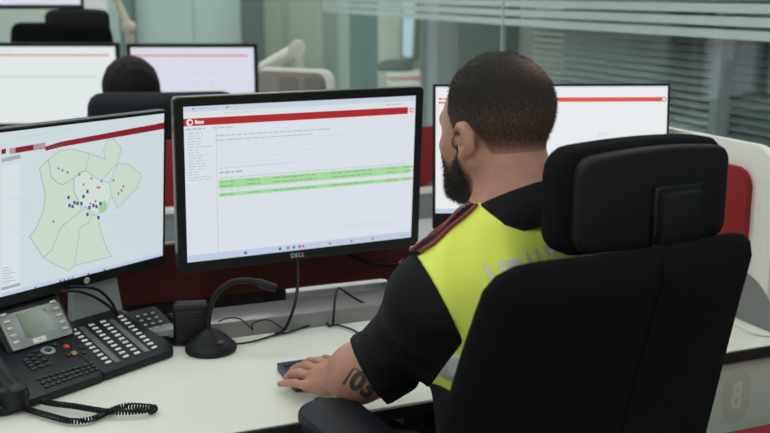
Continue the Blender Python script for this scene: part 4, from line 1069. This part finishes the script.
# hair and beard
def hair_part(name, dens, thick, m, lo, hi, vox=0.0028, extra=None):
    def f(P):
        q = loc_of(P, HC_, HR) / HS; d = smin((head_sdf(q) if extra is None else extra(q)) * HS, neck(P) + 0.001, 0.018) - (thick * dens(q) - 0.0012)
        return d
    V_, F_ = sdf_mesh(f, lo, hi, vox)
    dn = dens(loc_of(V_, HC_, HR) / HS); keep = dn > 0.03
    kf = keep[F_].all(1); F2 = F_[kf]; used = np.unique(F2); mp_ = -np.ones(len(V_), int); mp_[used] = np.arange(len(used))
    me = np_mesh(name, V_[used], mp_[F2], OR); add_density(me, dn[used]); return link_mesh(name, me, m, person)
def head_noear(q):
    return smin(ell(q, (0, -0.014, 0.034), (0.076, 0.097, 0.086)), ell(q, (0, 0.040, 0.0), (0.064, 0.058, 0.075)), 0.03)
def dens_h(q):
    d = hair_density(q)
    crown = np.exp(-((q[:, 0] - 0.018) ** 2 + (q[:, 1] + 0.078) ** 2 + (q[:, 2] - 0.092) ** 2) / 0.034 ** 2)
    side_ = 1 - 0.22 * sstep(0.07, 0.0, q[:, 2])
    return d * (1 - 0.50 * crown) * side_ * 0.88
hl, hh = HC_ - 0.135, HC_ + 0.14
hair_o = hair_part('hair', dens_h, 0.0065, HAIRM, hl, hh, extra=head_noear)
def dens_b(q):
    x, y, z = np.abs(q[:, 0]), q[:, 1], q[:, 2]
    line = -0.020 - 0.020 * np.exp(-((y - 0.055) / 0.02) ** 2) - 0.012 * sstep(0.075, 0.095, y)
    d = sstep(-0.006, 0.034, line - z) * sstep(-0.004, 0.018, y + 0.002 + 0.0 * z + 0.10 * np.maximum(-0.05 - z, 0)) 
    side = sstep(0.004, 0.012, y) * sstep(0.0, 0.01, 0.03 - y) * sstep(0.03, -0.02, z) * (x > 0.05) * 0.75
    lips = 1 - np.exp(-((x / 0.022) ** 2 + ((z + 0.062) / 0.010) ** 2)) * (y > 0.08)
    under = 1 - sstep(0.0, 0.03, -0.105 - z)
    return np.maximum(d * lips * under, side)
def beard_base(q):
    d = head_sdf(q); return smin(d, ell(q, (0, 0.066, -0.090), (0.040, 0.036, 0.034)), 0.02)
beard_o = hair_part('beard', dens_b, 0.0085, BEARDM, hl - 0.02, hh, extra=beard_base)
for s in (-1, 1):
    c = hw((s * 0.031, 0.0855, 0.005)) - np.array(OR)
    MB().lathe([(0.0005, -0.0115), (0.006, -0.0098), (0.0105, -0.005), (0.0115, 0), (0.0105, 0.005), (0.006, 0.0098), (0.0005, 0.0115)], 16, M=Matrix.Translation(c)).build('eyeball', mat('eye_white', (0.7, 0.68, 0.65), 0.2), person)
    p = [hw((s * x, y, z)) - np.array(OR) for x, y, z in ((0.012, 0.094, 0.026), (0.030, 0.0925, 0.031), (0.050, 0.078, 0.026))]
    MB().tube(p, 0.0036, 6).build('eyebrow', HAIRM, person)
# loose short strands
def strands(src, n, length, name, m, lift=0.6, seed=3):
    rs = np.random.RandomState(seed); me_ = src.data; nv = len(me_.vertices)
    co = np.empty(nv * 3, np.float32); no = np.empty(nv * 3, np.float32); me_.vertices.foreach_get('co', co); me_.vertex_normals.foreach_get('vector', no)
    co = co.reshape(-1, 3).astype(float); no = no.reshape(-1, 3).astype(float); dn_ = np.empty(nv, np.float32); me_.attributes['hair_growth'].data.foreach_get('value', dn_)
    i = rs.choice(nv, n, p=dn_ ** 1.5 / (dn_ ** 1.5).sum()); p = co[i] + rs.normal(0, 0.001, (n, 3)); nn = no[i]
    dwn = np.array([0.1, -0.15, -1.0]); t = nn * lift + dwn * 0.55 + rs.normal(0, 0.28, (n, 3)); t /= np.linalg.norm(t, axis=1)[:, None]
    sd = np.cross(t, rs.normal(0, 1, (n, 3))); sd /= np.linalg.norm(sd, axis=1)[:, None]
    L_ = length * (0.5 + 0.5 * rs.rand(n)) * np.clip(dn_[i], 0.4, 1)
    V_ = np.stack([p - sd * 0.00045, p + sd * 0.00045, p + t * L_[:, None]], 1).reshape(-1, 3)
    me2_ = np_mesh(name, V_, np.arange(3 * n).reshape(-1, 3)); o_ = link_mesh(name, me2_, m, src); o_['kind'] = 'stuff'; return o_
HSTR = mat('hair_strand', (0.032, 0.025, 0.021), 0.6, spec=0.3)
strands(hair_o, 9000, 0.006, 'hair_strands', HSTR); strands(beard_o, 4500, 0.008, 'beard_strands', HSTR, 0.5, 5)
# shirt
fold = lambda P: 0.0028 * np.sin(P[:, 2] * 62 + P[:, 0] * 40 + 2 * np.sin(P[:, 1] * 25)) * sstep(1.02, 0.9, P[:, 2])
UA = (EL - SL) / np.linalg.norm(EL - SL); FA = (WL - EL) / np.linalg.norm(WL - EL)
UAR = (ER - SR) / np.linalg.norm(ER - SR); FAR = (WR - ER) / np.linalg.norm(WR - ER)
def shirt(P):
    d = torso(P) - 0.011
    for S, E, W in ((SL, EL, WL), (SR, ER, WR)):
        fa = (W - E) / np.linalg.norm(W - E)
        d = smin(d, cap(P, S, E + V3(0, 0, 0.002), 0.055, 0.054), 0.035)
        d = smin(d, cap(P, E, E + fa * 0.10, 0.054, 0.058), 0.03)
    return d + fold(P) + 0.0018 * np.sin((P @ UA) * 95 + 3 * np.sin(P[:, 0] * 40)) * sstep(0.10, 0.03, np.abs((P - EL) @ RT + 0.02))
A0 = np.array(at_y(411, 262, 1.385)); A1 = np.array(at_y(440, 300, 1.372)); A2 = np.array(at_y(458, 347, 1.36))
nA = np.cross(A2 - A0, V3(*ray(435, 300))); nA = nA / np.linalg.norm(nA); 
if nA @ (-RT) < 0: nA = -nA
nA = nA + (-RT) * 0.12; nA = nA / np.linalg.norm(nA)
pA = A1
nAR = V3(0, 0, nA[2]) + RT * abs(nA @ RT) ; nAR = nAR / np.linalg.norm(nAR); pAR = NB + (RT * abs((pA - NB) @ RT)) + V3(0, 0, pA[2] - NB[2])
nE = np.cross(np.array(ray(352, 350)), np.array(ray(385, 405))); nE = nE / np.linalg.norm(nE); nE = nE * (1 if nE @ FA > 0 else -1); nE = 0.8 * nE + 0.2 * FA; nE = nE / np.linalg.norm(nE); pE = np.array(at_y(368, 378, 1.515))
nB = np.cross(np.array(ray(460, 345)), np.array(ray(438, 375))); nB = nB / np.linalg.norm(nB); nB = nB * (1 if nB @ RT < 0 else -1); pB = np.array(at_y(449, 360, 1.42))
armL = lambda P: np.minimum((P - pA) @ nA, (P - pB) @ nB)
nER = UAR * 0.55 + FAR * 0.85; nER = nER / np.linalg.norm(nER); pER = ER + FAR * 0.05
necko = lambda P: -(cap(P, NK0, NB + V3(0, 0, 0.0), 0.066, 0.072))
def part_mesh(name, f, m, lo=(-0.15, 1.2, 0.55), hi=(0.6, 2.05, 1.2), vox=0.0045, parent=person, label=None):
    V_, F_ = sdf_mesh(f, lo, hi, vox); me = np_mesh(name, V_, F_, OR); return link_mesh(name, me, m, parent, label), V_, F_
HEM = 0.872
def yel(P): 
    arm = np.minimum(cap(P, EL, WL, 0.075), 9)
    return np.maximum.reduce([shirt(P), armL(P), (P - pAR) @ nAR, HEM - P[:, 2], necko(P)])
shirt_o, SV, SF = part_mesh('shirt_front_and_back', yel, YELLOW, label='fluorescent yellow shirt body')
SBV = BVHTree.FromPolygons([tuple(v) for v in SV], [tuple(int(i) for i in f) for f in SF])
def sleeveL(P): return np.maximum.reduce([shirt(P), -armL(P), (P - pE) @ nE, -(P - SL) @ RT * 0 + ((P - SL) @ RT - 0.09)])
def sleeveR(P): return np.maximum.reduce([shirt(P), -((P - pAR) @ nAR), (P - pER) @ nER, -((P - SR) @ RT) - 0.09])
_, LV, LF = part_mesh('sleeve', sleeveL, SHIRTB, label='black short sleeve')
part_mesh('sleeve', sleeveR, SHIRTB, label='black short sleeve')
LBV = BVHTree.FromPolygons([tuple(v) for v in LV], [tuple(int(i) for i in f) for f in LF])
def band(P): return np.maximum.reduce([shirt(P) - 0.0018, armL(P), (P - pAR) @ nAR, 0.892 - P[:, 2], P[:, 2] - 0.945, -(shirt(P) + 0.006)])
part_mesh('reflective_band', band, REFL, (-0.05, 1.3, 0.85), (0.5, 1.8, 0.96), 0.0035, label='silver reflective band')
def trous(P):
    d = smin(np.maximum(torso(P) - 0.013, P[:, 2] - 0.874), legs(P) - 0.012, 0.04); d = np.maximum(d, P[:, 2] - 0.876)
    return np.maximum.reduce([d, 0.085 - P[:, 2]])
part_mesh('trousers', trous, TROUS, (-0.3, 1.3, 0.05), (0.65, 2.2, 0.9), 0.006)
for a in AN:
    def shoe(P, a=a): return np.maximum(smin(cap(P, a + V3(0, 0, -0.02), a + FT * -0.02 + V3(0, 0, -0.035), 0.055, 0.047), cap(P, a + FT * -0.03 + V3(0, 0, -0.035), a + FT * 0.15 + V3(0, 0, -0.05), 0.045, 0.038), 0.03), 0.002 - P[:, 2])
    part_mesh('shoe', shoe, BLACKG, tuple(a - 0.2), tuple(a + V3(0.2, 0.25, 0.12)), 0.006)
# collar
def ring_pts(rad, zf, n=48):
    out = []
    for k in range(n):
        th = 2 * math.pi * k / n; dirv = RT * math.cos(th) - FT * math.sin(th)      # th = 90 deg at the back
        bk = math.sin(th); out.append(Vector(NB + dirv * rad * (1 + 0.0 * bk) + FT * (0.008 - 0.0 * bk) + V3(0, 0, zf(bk))) - Vector(OR))
    return out
zt_ = lambda b_: 0.046 + 0.036 * b_
q = MB(); q.loft([ring_pts(0.067, lambda b_: zt_(b_) - 0.035), ring_pts(0.0675, lambda b_: zt_(b_) - 0.004), ring_pts(0.070, zt_), ring_pts(0.074, lambda b_: zt_(b_) - 0.003), ring_pts(0.085, lambda b_: zt_(b_) - 0.022), ring_pts(0.096, lambda b_: zt_(b_) - 0.044), ring_pts(0.094, lambda b_: zt_(b_) - 0.060), ring_pts(0.07, lambda b_: zt_(b_) - 0.04)], caps=False)
q.build('collar', SHIRTB, person, 'black turned-down collar', 60)
# epaulette on the left shoulder, with red piping and a metal button
def drop(p):
    h = None
    for bv in (SBV, LBV):
        r_ = bv.ray_cast(Vector((p[0], p[1], 1.4)), Vector((0, 0, -1)))
        if r_[0] is not None and (h is None or r_[0].z > h): h = r_[0].z
    return h
axs = (SL - NB) * V3(1, 1, 0); axl = np.linalg.norm(axs); axs = axs / axl; axp = V3(-axs[1], axs[0], 0)
def ep_row(s_, o_, dz):
    p = NB + axs * s_ + axp * (o_ - 0.029); z = drop(p); z = SL[2] + 0.06 if z is None else z; return Vector((p[0], p[1], z + dz)) - Vector(OR)
rows = [0.080 + k * (axl + 0.018 - 0.080) / 10 for k in range(11)]
for s_ in (1,):
    wdt = lambda k: 0.016 + 0.005 * k / 10
    q = MB(); q.loft([[ep_row(r_, -wdt(k), 0.001), ep_row(r_, 0, 0.001), ep_row(r_, wdt(k), 0.001), ep_row(r_, wdt(k), 0.006), ep_row(r_, 0, 0.0068), ep_row(r_, -wdt(k), 0.006)] for k, r_ in enumerate(rows)])
    ep_ = q.build('epaulette', SHIRTB, person, 'black shoulder strap with red piping', 60)
    PIP = mat('piping_red', (0.20, 0.022, 0.022), 0.6)
    for sg in (-1, 1):
        MB().tube([ep_row(r_, sg * wdt(k), 0.005) for k, r_ in enumerate(rows)], 0.0028, 6, 2).build('piping', PIP, ep_)
    MB().tube([ep_row(r_, 0.0, 0.0075) for k, r_ in enumerate(rows)], 0.0024, 6, 2).build('piping', PIP, ep_)
    bc = ep_row(0.09, 0, 0.009)
    MB().lathe([(0.008, -0.002), (0.008, 0.002), (0.005, 0.0035), (0.001, 0.004)], 16, M=Matrix.Translation(bc)).build('button', CHROME, ep_)
# lettering across the back
me = text_mesh('UDALTZAINGOA', 0.062, 0, spacing=1.08, bold=0.0016, res=4)
bm_ = bmesh.new(); bm_.from_mesh(me)
bmesh.ops.subdivide_edges(bm_, edges=[e for e in bm_.edges if e.calc_length() > 0.012], cuts=3)
bmesh.ops.triangulate(bm_, faces=bm_.faces[:])
xs = [v.co.x for v in bm_.verts]; half = max(xs); sc_x = 0.150 / half
for v in bm_.verts:
    s_ = v.co.x * sc_x; zz = 1.044 + v.co.y * 1.0 + 0.018 * (1 - (s_ / 0.15) ** 2)
    # s_ grows to his right; text reads left to right as seen from behind
    o_ = V3(*NB) * V3(1, 1, 0) + RT * s_ - FT * 0.5 + V3(0, 0, zz)
    r_ = SBV.ray_cast(Vector(o_), Vector(FT))
    hit = r_[0] if r_[0] is not None else Vector(o_ + FT * 0.42)
    nn = r_[1] if r_[1] is not None else Vector(-FT)
    if nn.dot(Vector(-FT)) < 0: nn = -nn
    v.co = hit + nn * 0.0016 - Vector(OR)
me2 = bpy.data.meshes.new('lettering'); bm_.to_mesh(me2); bm_.free()
link_mesh('back_lettering', me2, REFL, person, 'silver reflective lettering')
# forearm tattoo (ink on the skin)
INK = mat('tattoo_ink', (0.055, 0.050, 0.052), 0.55)
def ink(polys_me, cx, cy, ang, sxy, name):
    b2 = bmesh.new(); b2.from_mesh(polys_me)
    for _ in range(2): bmesh.ops.subdivide_edges(b2, edges=[e for e in b2.edges if e.calc_length() > 1.2], cuts=2)
    bmesh.ops.triangulate(b2, faces=b2.faces[:])
    for v in b2.verts:
        x, y = v.co.x * sxy, v.co.y * sxy
        px_ = cx + x * math.cos(ang) + y * math.sin(ang); py_ = cy + x * math.sin(ang) - y * math.cos(ang)
        d_ = ray(px_, py_).normalized(); r_ = BV.ray_cast(CAMP, d_)
        v.co = (r_[0] - d_ * 0.0006 if r_[0] is not None else CAMP + d_ * 1.6) - Vector(OR)
    m_ = bpy.data.meshes.new(name); b2.to_mesh(m_); b2.free(); return link_mesh(name, m_, INK, person)
ink(text_mesh('03', 27, 0, bold=1.3, res=4), 363, 385.5, R(33), 1.0, 'tattoo_numerals')
def frame_me():
    m_ = MB()
    for x0, x1, y0, y1 in ((-17, 14, 9.5, 11.0), (-18.5, -16, -10, 9)):
        n_ = 8
        for k in range(n_):
            if x1 - x0 > y1 - y0: a, c = x0 + (x1 - x0) * k / n_, x0 + (x1 - x0) * (k + 1) / n_; m_.quad((a, y0, 0), (c, y0, 0), (c, y1, 0), (a, y1, 0))
            else: a, c = y0 + (y1 - y0) * k / n_, y0 + (y1 - y0) * (k + 1) / n_; m_.quad((x0, a, 0), (x1, a, 0), (x1, c, 0), (x0, c, 0))
    return m_.mesh('frame')
ink(frame_me(), 363, 385.5, R(33), 1.0, 'tattoo_frame')

# ================================================================== OFFICE CHAIRS
def office_chair(label, loc, yaw, group=None, headrest=True, arms=True, scale=1.0, back_h=1.115, arm_z=0.802, hr_x=0.03, hr_dz=0.0, fab=None, pl=None):
    fab = fab or FABRIC; pl = pl or CHPLAST
    t = thing('office_chair', label, 'chair', loc, yaw, group)
    t.scale = (scale,) * 3
    # seat
    q = MB(); q.prism(rrect(-0.24, -0.22, 0.24, 0.26, 0.07, 6), 0.445, 0.515, 0.022, seg=4); q.build('seat', fab, t)
    MB().prism(rrect(-0.2, -0.18, 0.2, 0.2, 0.05), 0.415, 0.445, 0.006).build('seat_pan', pl, t)
    # backrest: lofted outline, wrapped forward at the sides, reclined
    Z0, Z1 = 0.56, back_h; nz, nu = 18, 16
    rec = lambda z: -0.205 - (z - Z0) * 0.205 + 0.018 * math.sin((z - Z0) / (Z1 - Z0) * math.pi)
    def half(z):
        f = (z - Z0) / (Z1 - Z0); h_ = 0.225 + 0.02 * math.sin(f * math.pi) - 0.008 * max(f - 0.5, 0) * 2
        r_ = 0.042
        if z > Z1 - r_: h_ -= r_ - math.sqrt(max(r_ * r_ - (z - (Z1 - r_)) ** 2, 0))
        if z < Z0 + r_: h_ -= r_ - math.sqrt(max(r_ * r_ - ((Z0 + r_) - z) ** 2, 0))
        return h_
    zs = [Z0 + (Z1 - Z0) * (0.5 - 0.5 * math.cos(math.pi * k / nz)) for k in range(nz + 1)]
    rings = []
    for z in zs:
        h_ = half(z); edge = min(1.0, (Z1 - z) / 0.03 + 0.25, (z - Z0) / 0.03 + 0.25)
        th_b, th_f = 0.034 * edge, 0.036 * edge; ring = []
        for k in range(2 * nu):
            a = 2 * math.pi * k / (2 * nu); cx = math.copysign(abs(math.cos(a)) ** 0.55, math.cos(a)); sy = math.copysign(abs(math.sin(a)) ** 0.7, math.sin(a))
            x = h_ * cx; wrap = 0.12 * x * x / 0.24
            ring.append((x, rec(z) + wrap + (sy * th_f if sy > 0 else sy * th_b), z + 0.010 * (x / 0.2) ** 2 * (1 if z > 0.9 else 0) * 0))
        rings.append(ring)
    MB().loft(rings).build('backrest', fab, t, None, 70)
    sm = MB(); sm.tube([(0.012, rec(z) - 0.0345 * min(1.0, (Z1 - z) / 0.03 + 0.25), z) for z in zs[3:-1]], 0.0016, 6, 2); sm.build('seam', fab, t)
    MB().box((0, -0.20, 0.50), (0.10, 0.03, 0.20), 0.008, M=Matrix.Translation((0, -0.02, 0))).build('back_bar', pl, t)
    MB().box((0, -0.10, 0.405), (0.09, 0.26, 0.03), 0.008).build('mechanism', pl, t)
    if headrest:
        yh, zh, hw_, hh_ = rec(Z1) + 0.052, back_h + 0.055 + hr_dz, 0.143, 0.070
        def shell(y0, y1, ex, rr, name, m, bev=0.006, x_in=0.0):
            pts = rrect(-hw_ + ex, -hh_ + ex, hw_ - ex, hh_ - ex, rr, 6)
            tb = bmesh.new()
            n_ = len(pts)
            # dense grid so that the shell can curve
            cols = 24; ys = (y0, y1); rows_ = []
            return pts
        # cushion and rear shell: lofts along x, each section a rounded rectangle
        def bar(hwid, hh2, ya, yb, rx, m, name, nseg=22, cr=0.014):
            secs = []
            for k in range(nseg + 1):
                f = -math.cos(math.pi * k / nseg); x = hwid * f
                e = max(0.0, abs(x) - (hwid - rx)) / rx; sh = math.sqrt(max(1 - e * e, 0.0)); sh = max(sh, 0.02)
                hz_ = (hh2 - rx) + rx * sh
                wrap = 0.10 * x * x / 0.168
                dy = (yb - ya) / 2; cy = (ya + yb) / 2; de = dy * (0.55 + 0.45 * sh)
                sec = []
                for (sx_, sz_) in rrect(-de, -hz_, de, hz_, min(cr, de * 0.8, hz_ * 0.8), 4): sec.append((hr_x + x, yh + cy + sx_ + wrap, zh + sz_ + 0.010 * (1 - (x / hwid) ** 2) * (1 if sz_ > 0 else 0)))
                secs.append(sec)
            return MB().loft(secs).build(name, m, t, None, 50)
        bar(hw_, hh_, -0.008, 0.045, 0.030, fab, 'headrest_cushion')
        bar(hw_ - 0.014, hh_ - 0.008, -0.028, -0.004, 0.022, pl, 'headrest_shell', cr=0.006)
        hb = MB(); hb.box((hr_x + 0.020, yh - 0.030, zh - 0.018), (0.082, 0.012, 0.080), 0.004, 2); hbo = hb.build('headrest_recess', BLACKG, t)
        MB().box((hr_x + 0.020, yh - 0.038, zh - 0.022), (0.070, 0.016, 0.072), 0.006, 2).build('headrest_bracket', pl, t)
        MB().box((hr_x + 0.020, yh - 0.036, zh - 0.075), (0.046, 0.014, 0.07), 0.004, 2).build('headrest_stem', pl, t)
    if arms:
        for s in (-1, 1):
            q = MB(); q.prism(rrect(-0.05, -0.135, 0.05, 0.135, 0.045, 8), arm_z - 0.028, arm_z, 0.011, M=Matrix.Translation((s * 0.262, 0.005, 0)), seg=4); q.build('armrest', ARMPAD, t)
            MB().box((s * 0.275, -0.01, (arm_z + 0.43) / 2 - 0.02), (0.03, 0.07, arm_z - 0.45), 0.008).build('arm_post', pl, t)
            MB().box((s * 0.235, -0.01, 0.43), (0.11, 0.07, 0.022), 0.006).build('arm_bracket', pl, t)
    MB().cyl((0, 0, 0.09), (0, 0, 0.40), 0.028).cyl((0, 0, 0.25), (0, 0, 0.41), 0.036).build('gas_lift', BLACKG, t)
    for k in range(5):
        a = 2 * math.pi * k / 5 + 0.3; d = Vector((math.cos(a), math.sin(a), 0))
        MB().tube([d * 0.02 + Vector((0, 0, 0.10)), d * 0.30 + Vector((0, 0, 0.075))], [0.030, 0.018], 10, 0).build('base_spoke', pl, t)
        w_ = d * 0.30; sd_ = Vector((-d.y, d.x, 0))
        MB().cyl(w_ - sd_ * 0.022 + Vector((0, 0, 0.03)), w_ + sd_ * 0.022 + Vector((0, 0, 0.03)), 0.029, n=16).build('caster', BLACK, t)
    return t
ch = office_chair('big black office chair with headrest behind the officer in yellow', (0.187, 1.56, 0), R(28), hr_x=0.048, arm_z=0.796)
for o in ch.children:            # the seat carries the sitter
    pass

# ------------------------------------------------------------------ second person, background
H2 = V3(*at_y(132, 98, 3.40)); H2R = rotz(R(-6)) @ rotx(R(-22)); O2 = (H2[0], H2[1], 0.0)
N2 = H2 + V3(0.0, -0.045, -0.13)
def nk2(P): return cap(P, H2 + V3(0, -0.03, -0.05), N2 + V3(0, 0, -0.03), 0.055, 0.062)
def tor2(P):
    d = ell(P, N2 + V3(0, 0.03, -0.20), (0.165, 0.115, 0.20)); d = smin(d, ell(P, N2 + V3(0, 0.04, -0.45), (0.16, 0.12, 0.14)), 0.06)
    for s in (-1, 1):
        S = N2 + V3(s * 0.17, 0.0, -0.09); E = S + V3(s * 0.05, 0.16, -0.22); W = E + V3(-s * 0.06, 0.22, 0.0)
        d = smin(d, cap(P, N2 + V3(0, 0, -0.05), S, 0.058, 0.052), 0.05); d = smin(d, cap(P, S, E, 0.054, 0.046), 0.03)
    return d
def arms2(P):
    d = None
    for s in (-1, 1):
        S = N2 + V3(s * 0.17, 0.0, -0.09); E = S + V3(s * 0.05, 0.16, -0.22); W = E + V3(-s * 0.06, 0.22, 0.0)
        g_ = cap(P, E, W, 0.042, 0.03)
        for k in range(4): g_ = smin(g_, cap(P, W + V3((k - 1.5) * 0.012, 0.03, 0), W + V3((k - 1.5) * 0.02, 0.14 - 0.008 * abs(k - 1), -0.02), 0.012, 0.008), 0.006)
        g_ = smin(g_, cap(P, W + V3(-s * 0.02, 0.02, 0), W + V3(-s * 0.05, 0.07, -0.01), 0.013, 0.009), 0.01)
        d = g_ if d is None else np.minimum(d, g_)
    return d
def leg2(P):
    d = None
    for s in (-1, 1):
        h_ = N2 + V3(s * 0.09, 0.05, -0.52); k = h_ + V3(s * 0.05, 0.40, 0.0); a = V3(k[0], k[1], 0.08)
        g_ = smin(cap(P, h_, k, 0.08, 0.058), cap(P, k, a, 0.055, 0.042), 0.03); g_ = smin(g_, cap(P, a, a + V3(0, 0.12, -0.045), 0.04, 0.032), 0.03)
        d = g_ if d is None else smin(d, g_, 0.03)
    return d
p2 = thing('person', 'dark-haired person bent before the far monitors in a black chair', 'person', O2)
def b2(P): return smin(smin(smin(smin(tor2(P), nk2(P), 0.03), head_sdf(loc_of(P, H2, H2R)), 0.018), arms2(P), 0.015), leg2(P), 0.05)
V, F = sdf_mesh(b2, tuple(V3(H2[0] - 0.4, H2[1] - 0.25, 0.0)), tuple(V3(H2[0] + 0.4, H2[1] + 0.75, H2[2] + 0.16)), 0.007)
link_mesh('body', np_mesh('body', V, F, O2), SKIN, p2)
def h2(P):
    q = loc_of(P, H2, H2R); return head_noear(q) - (0.016 * hair_density(q) - 0.001) + 0.002 * np.sin(q[:, 0] * 160) * np.sin(q[:, 1] * 140 + q[:, 2] * 90)
V, F = sdf_mesh(h2, tuple(H2 - 0.15), tuple(H2 + 0.16), 0.004)
dn = hair_density(loc_of(V, H2, H2R)); kf = (dn > 0.05)[F].all(1); F = F[kf]; us = np.unique(F); mp_ = -np.ones(len(V), int); mp_[us] = np.arange(len(us))
me = np_mesh('hair', V[us], mp_[F], O2); add_density(me, dn[us] * 1.0); link_mesh('hair', me, hair_mat('hair_black', (0.008, 0.007, 0.008), (0.16, 0.09, 0.065), 200), p2)
V, F = sdf_mesh(lambda P: np.maximum(tor2(P) - 0.01, -(nk2(P) - 0.004)), tuple(V3(H2[0] - 0.4, H2[1] - 0.25, 0.5)), tuple(V3(H2[0] + 0.4, H2[1] + 0.5, H2[2])), 0.008)
link_mesh('shirt', np_mesh('shirt', V, F, O2), SHIRTB, p2)
V, F = sdf_mesh(lambda P: np.maximum(leg2(P) - 0.012, 0.06 - P[:, 2]), tuple(V3(H2[0] - 0.4, H2[1] - 0.25, 0.0)), tuple(V3(H2[0] + 0.4, H2[1] + 0.8, 0.8)), 0.009)
link_mesh('trousers', np_mesh('trousers', V, F, O2), TROUS, p2)
cc = at_y(150, 91, 3.08)
office_chair('black high-backed chair holding the dark-haired person', (cc.x - 0.0, 3.36, 0), R(8), None, False, True, 1.0, cc.z + 0.0, 0.72, fab=mat('chair_fabric_navy', (0.010, 0.012, 0.018), 0.8))
c3_ = at_y(56, 22, 4.75)
office_chair('black chair with a headrest under the large far screen', (c3_.x - 0.04, 5.05, 0), R(12), None, True, True, 1.0, c3_.z, 0.75, hr_x=0.07, hr_dz=-0.075)
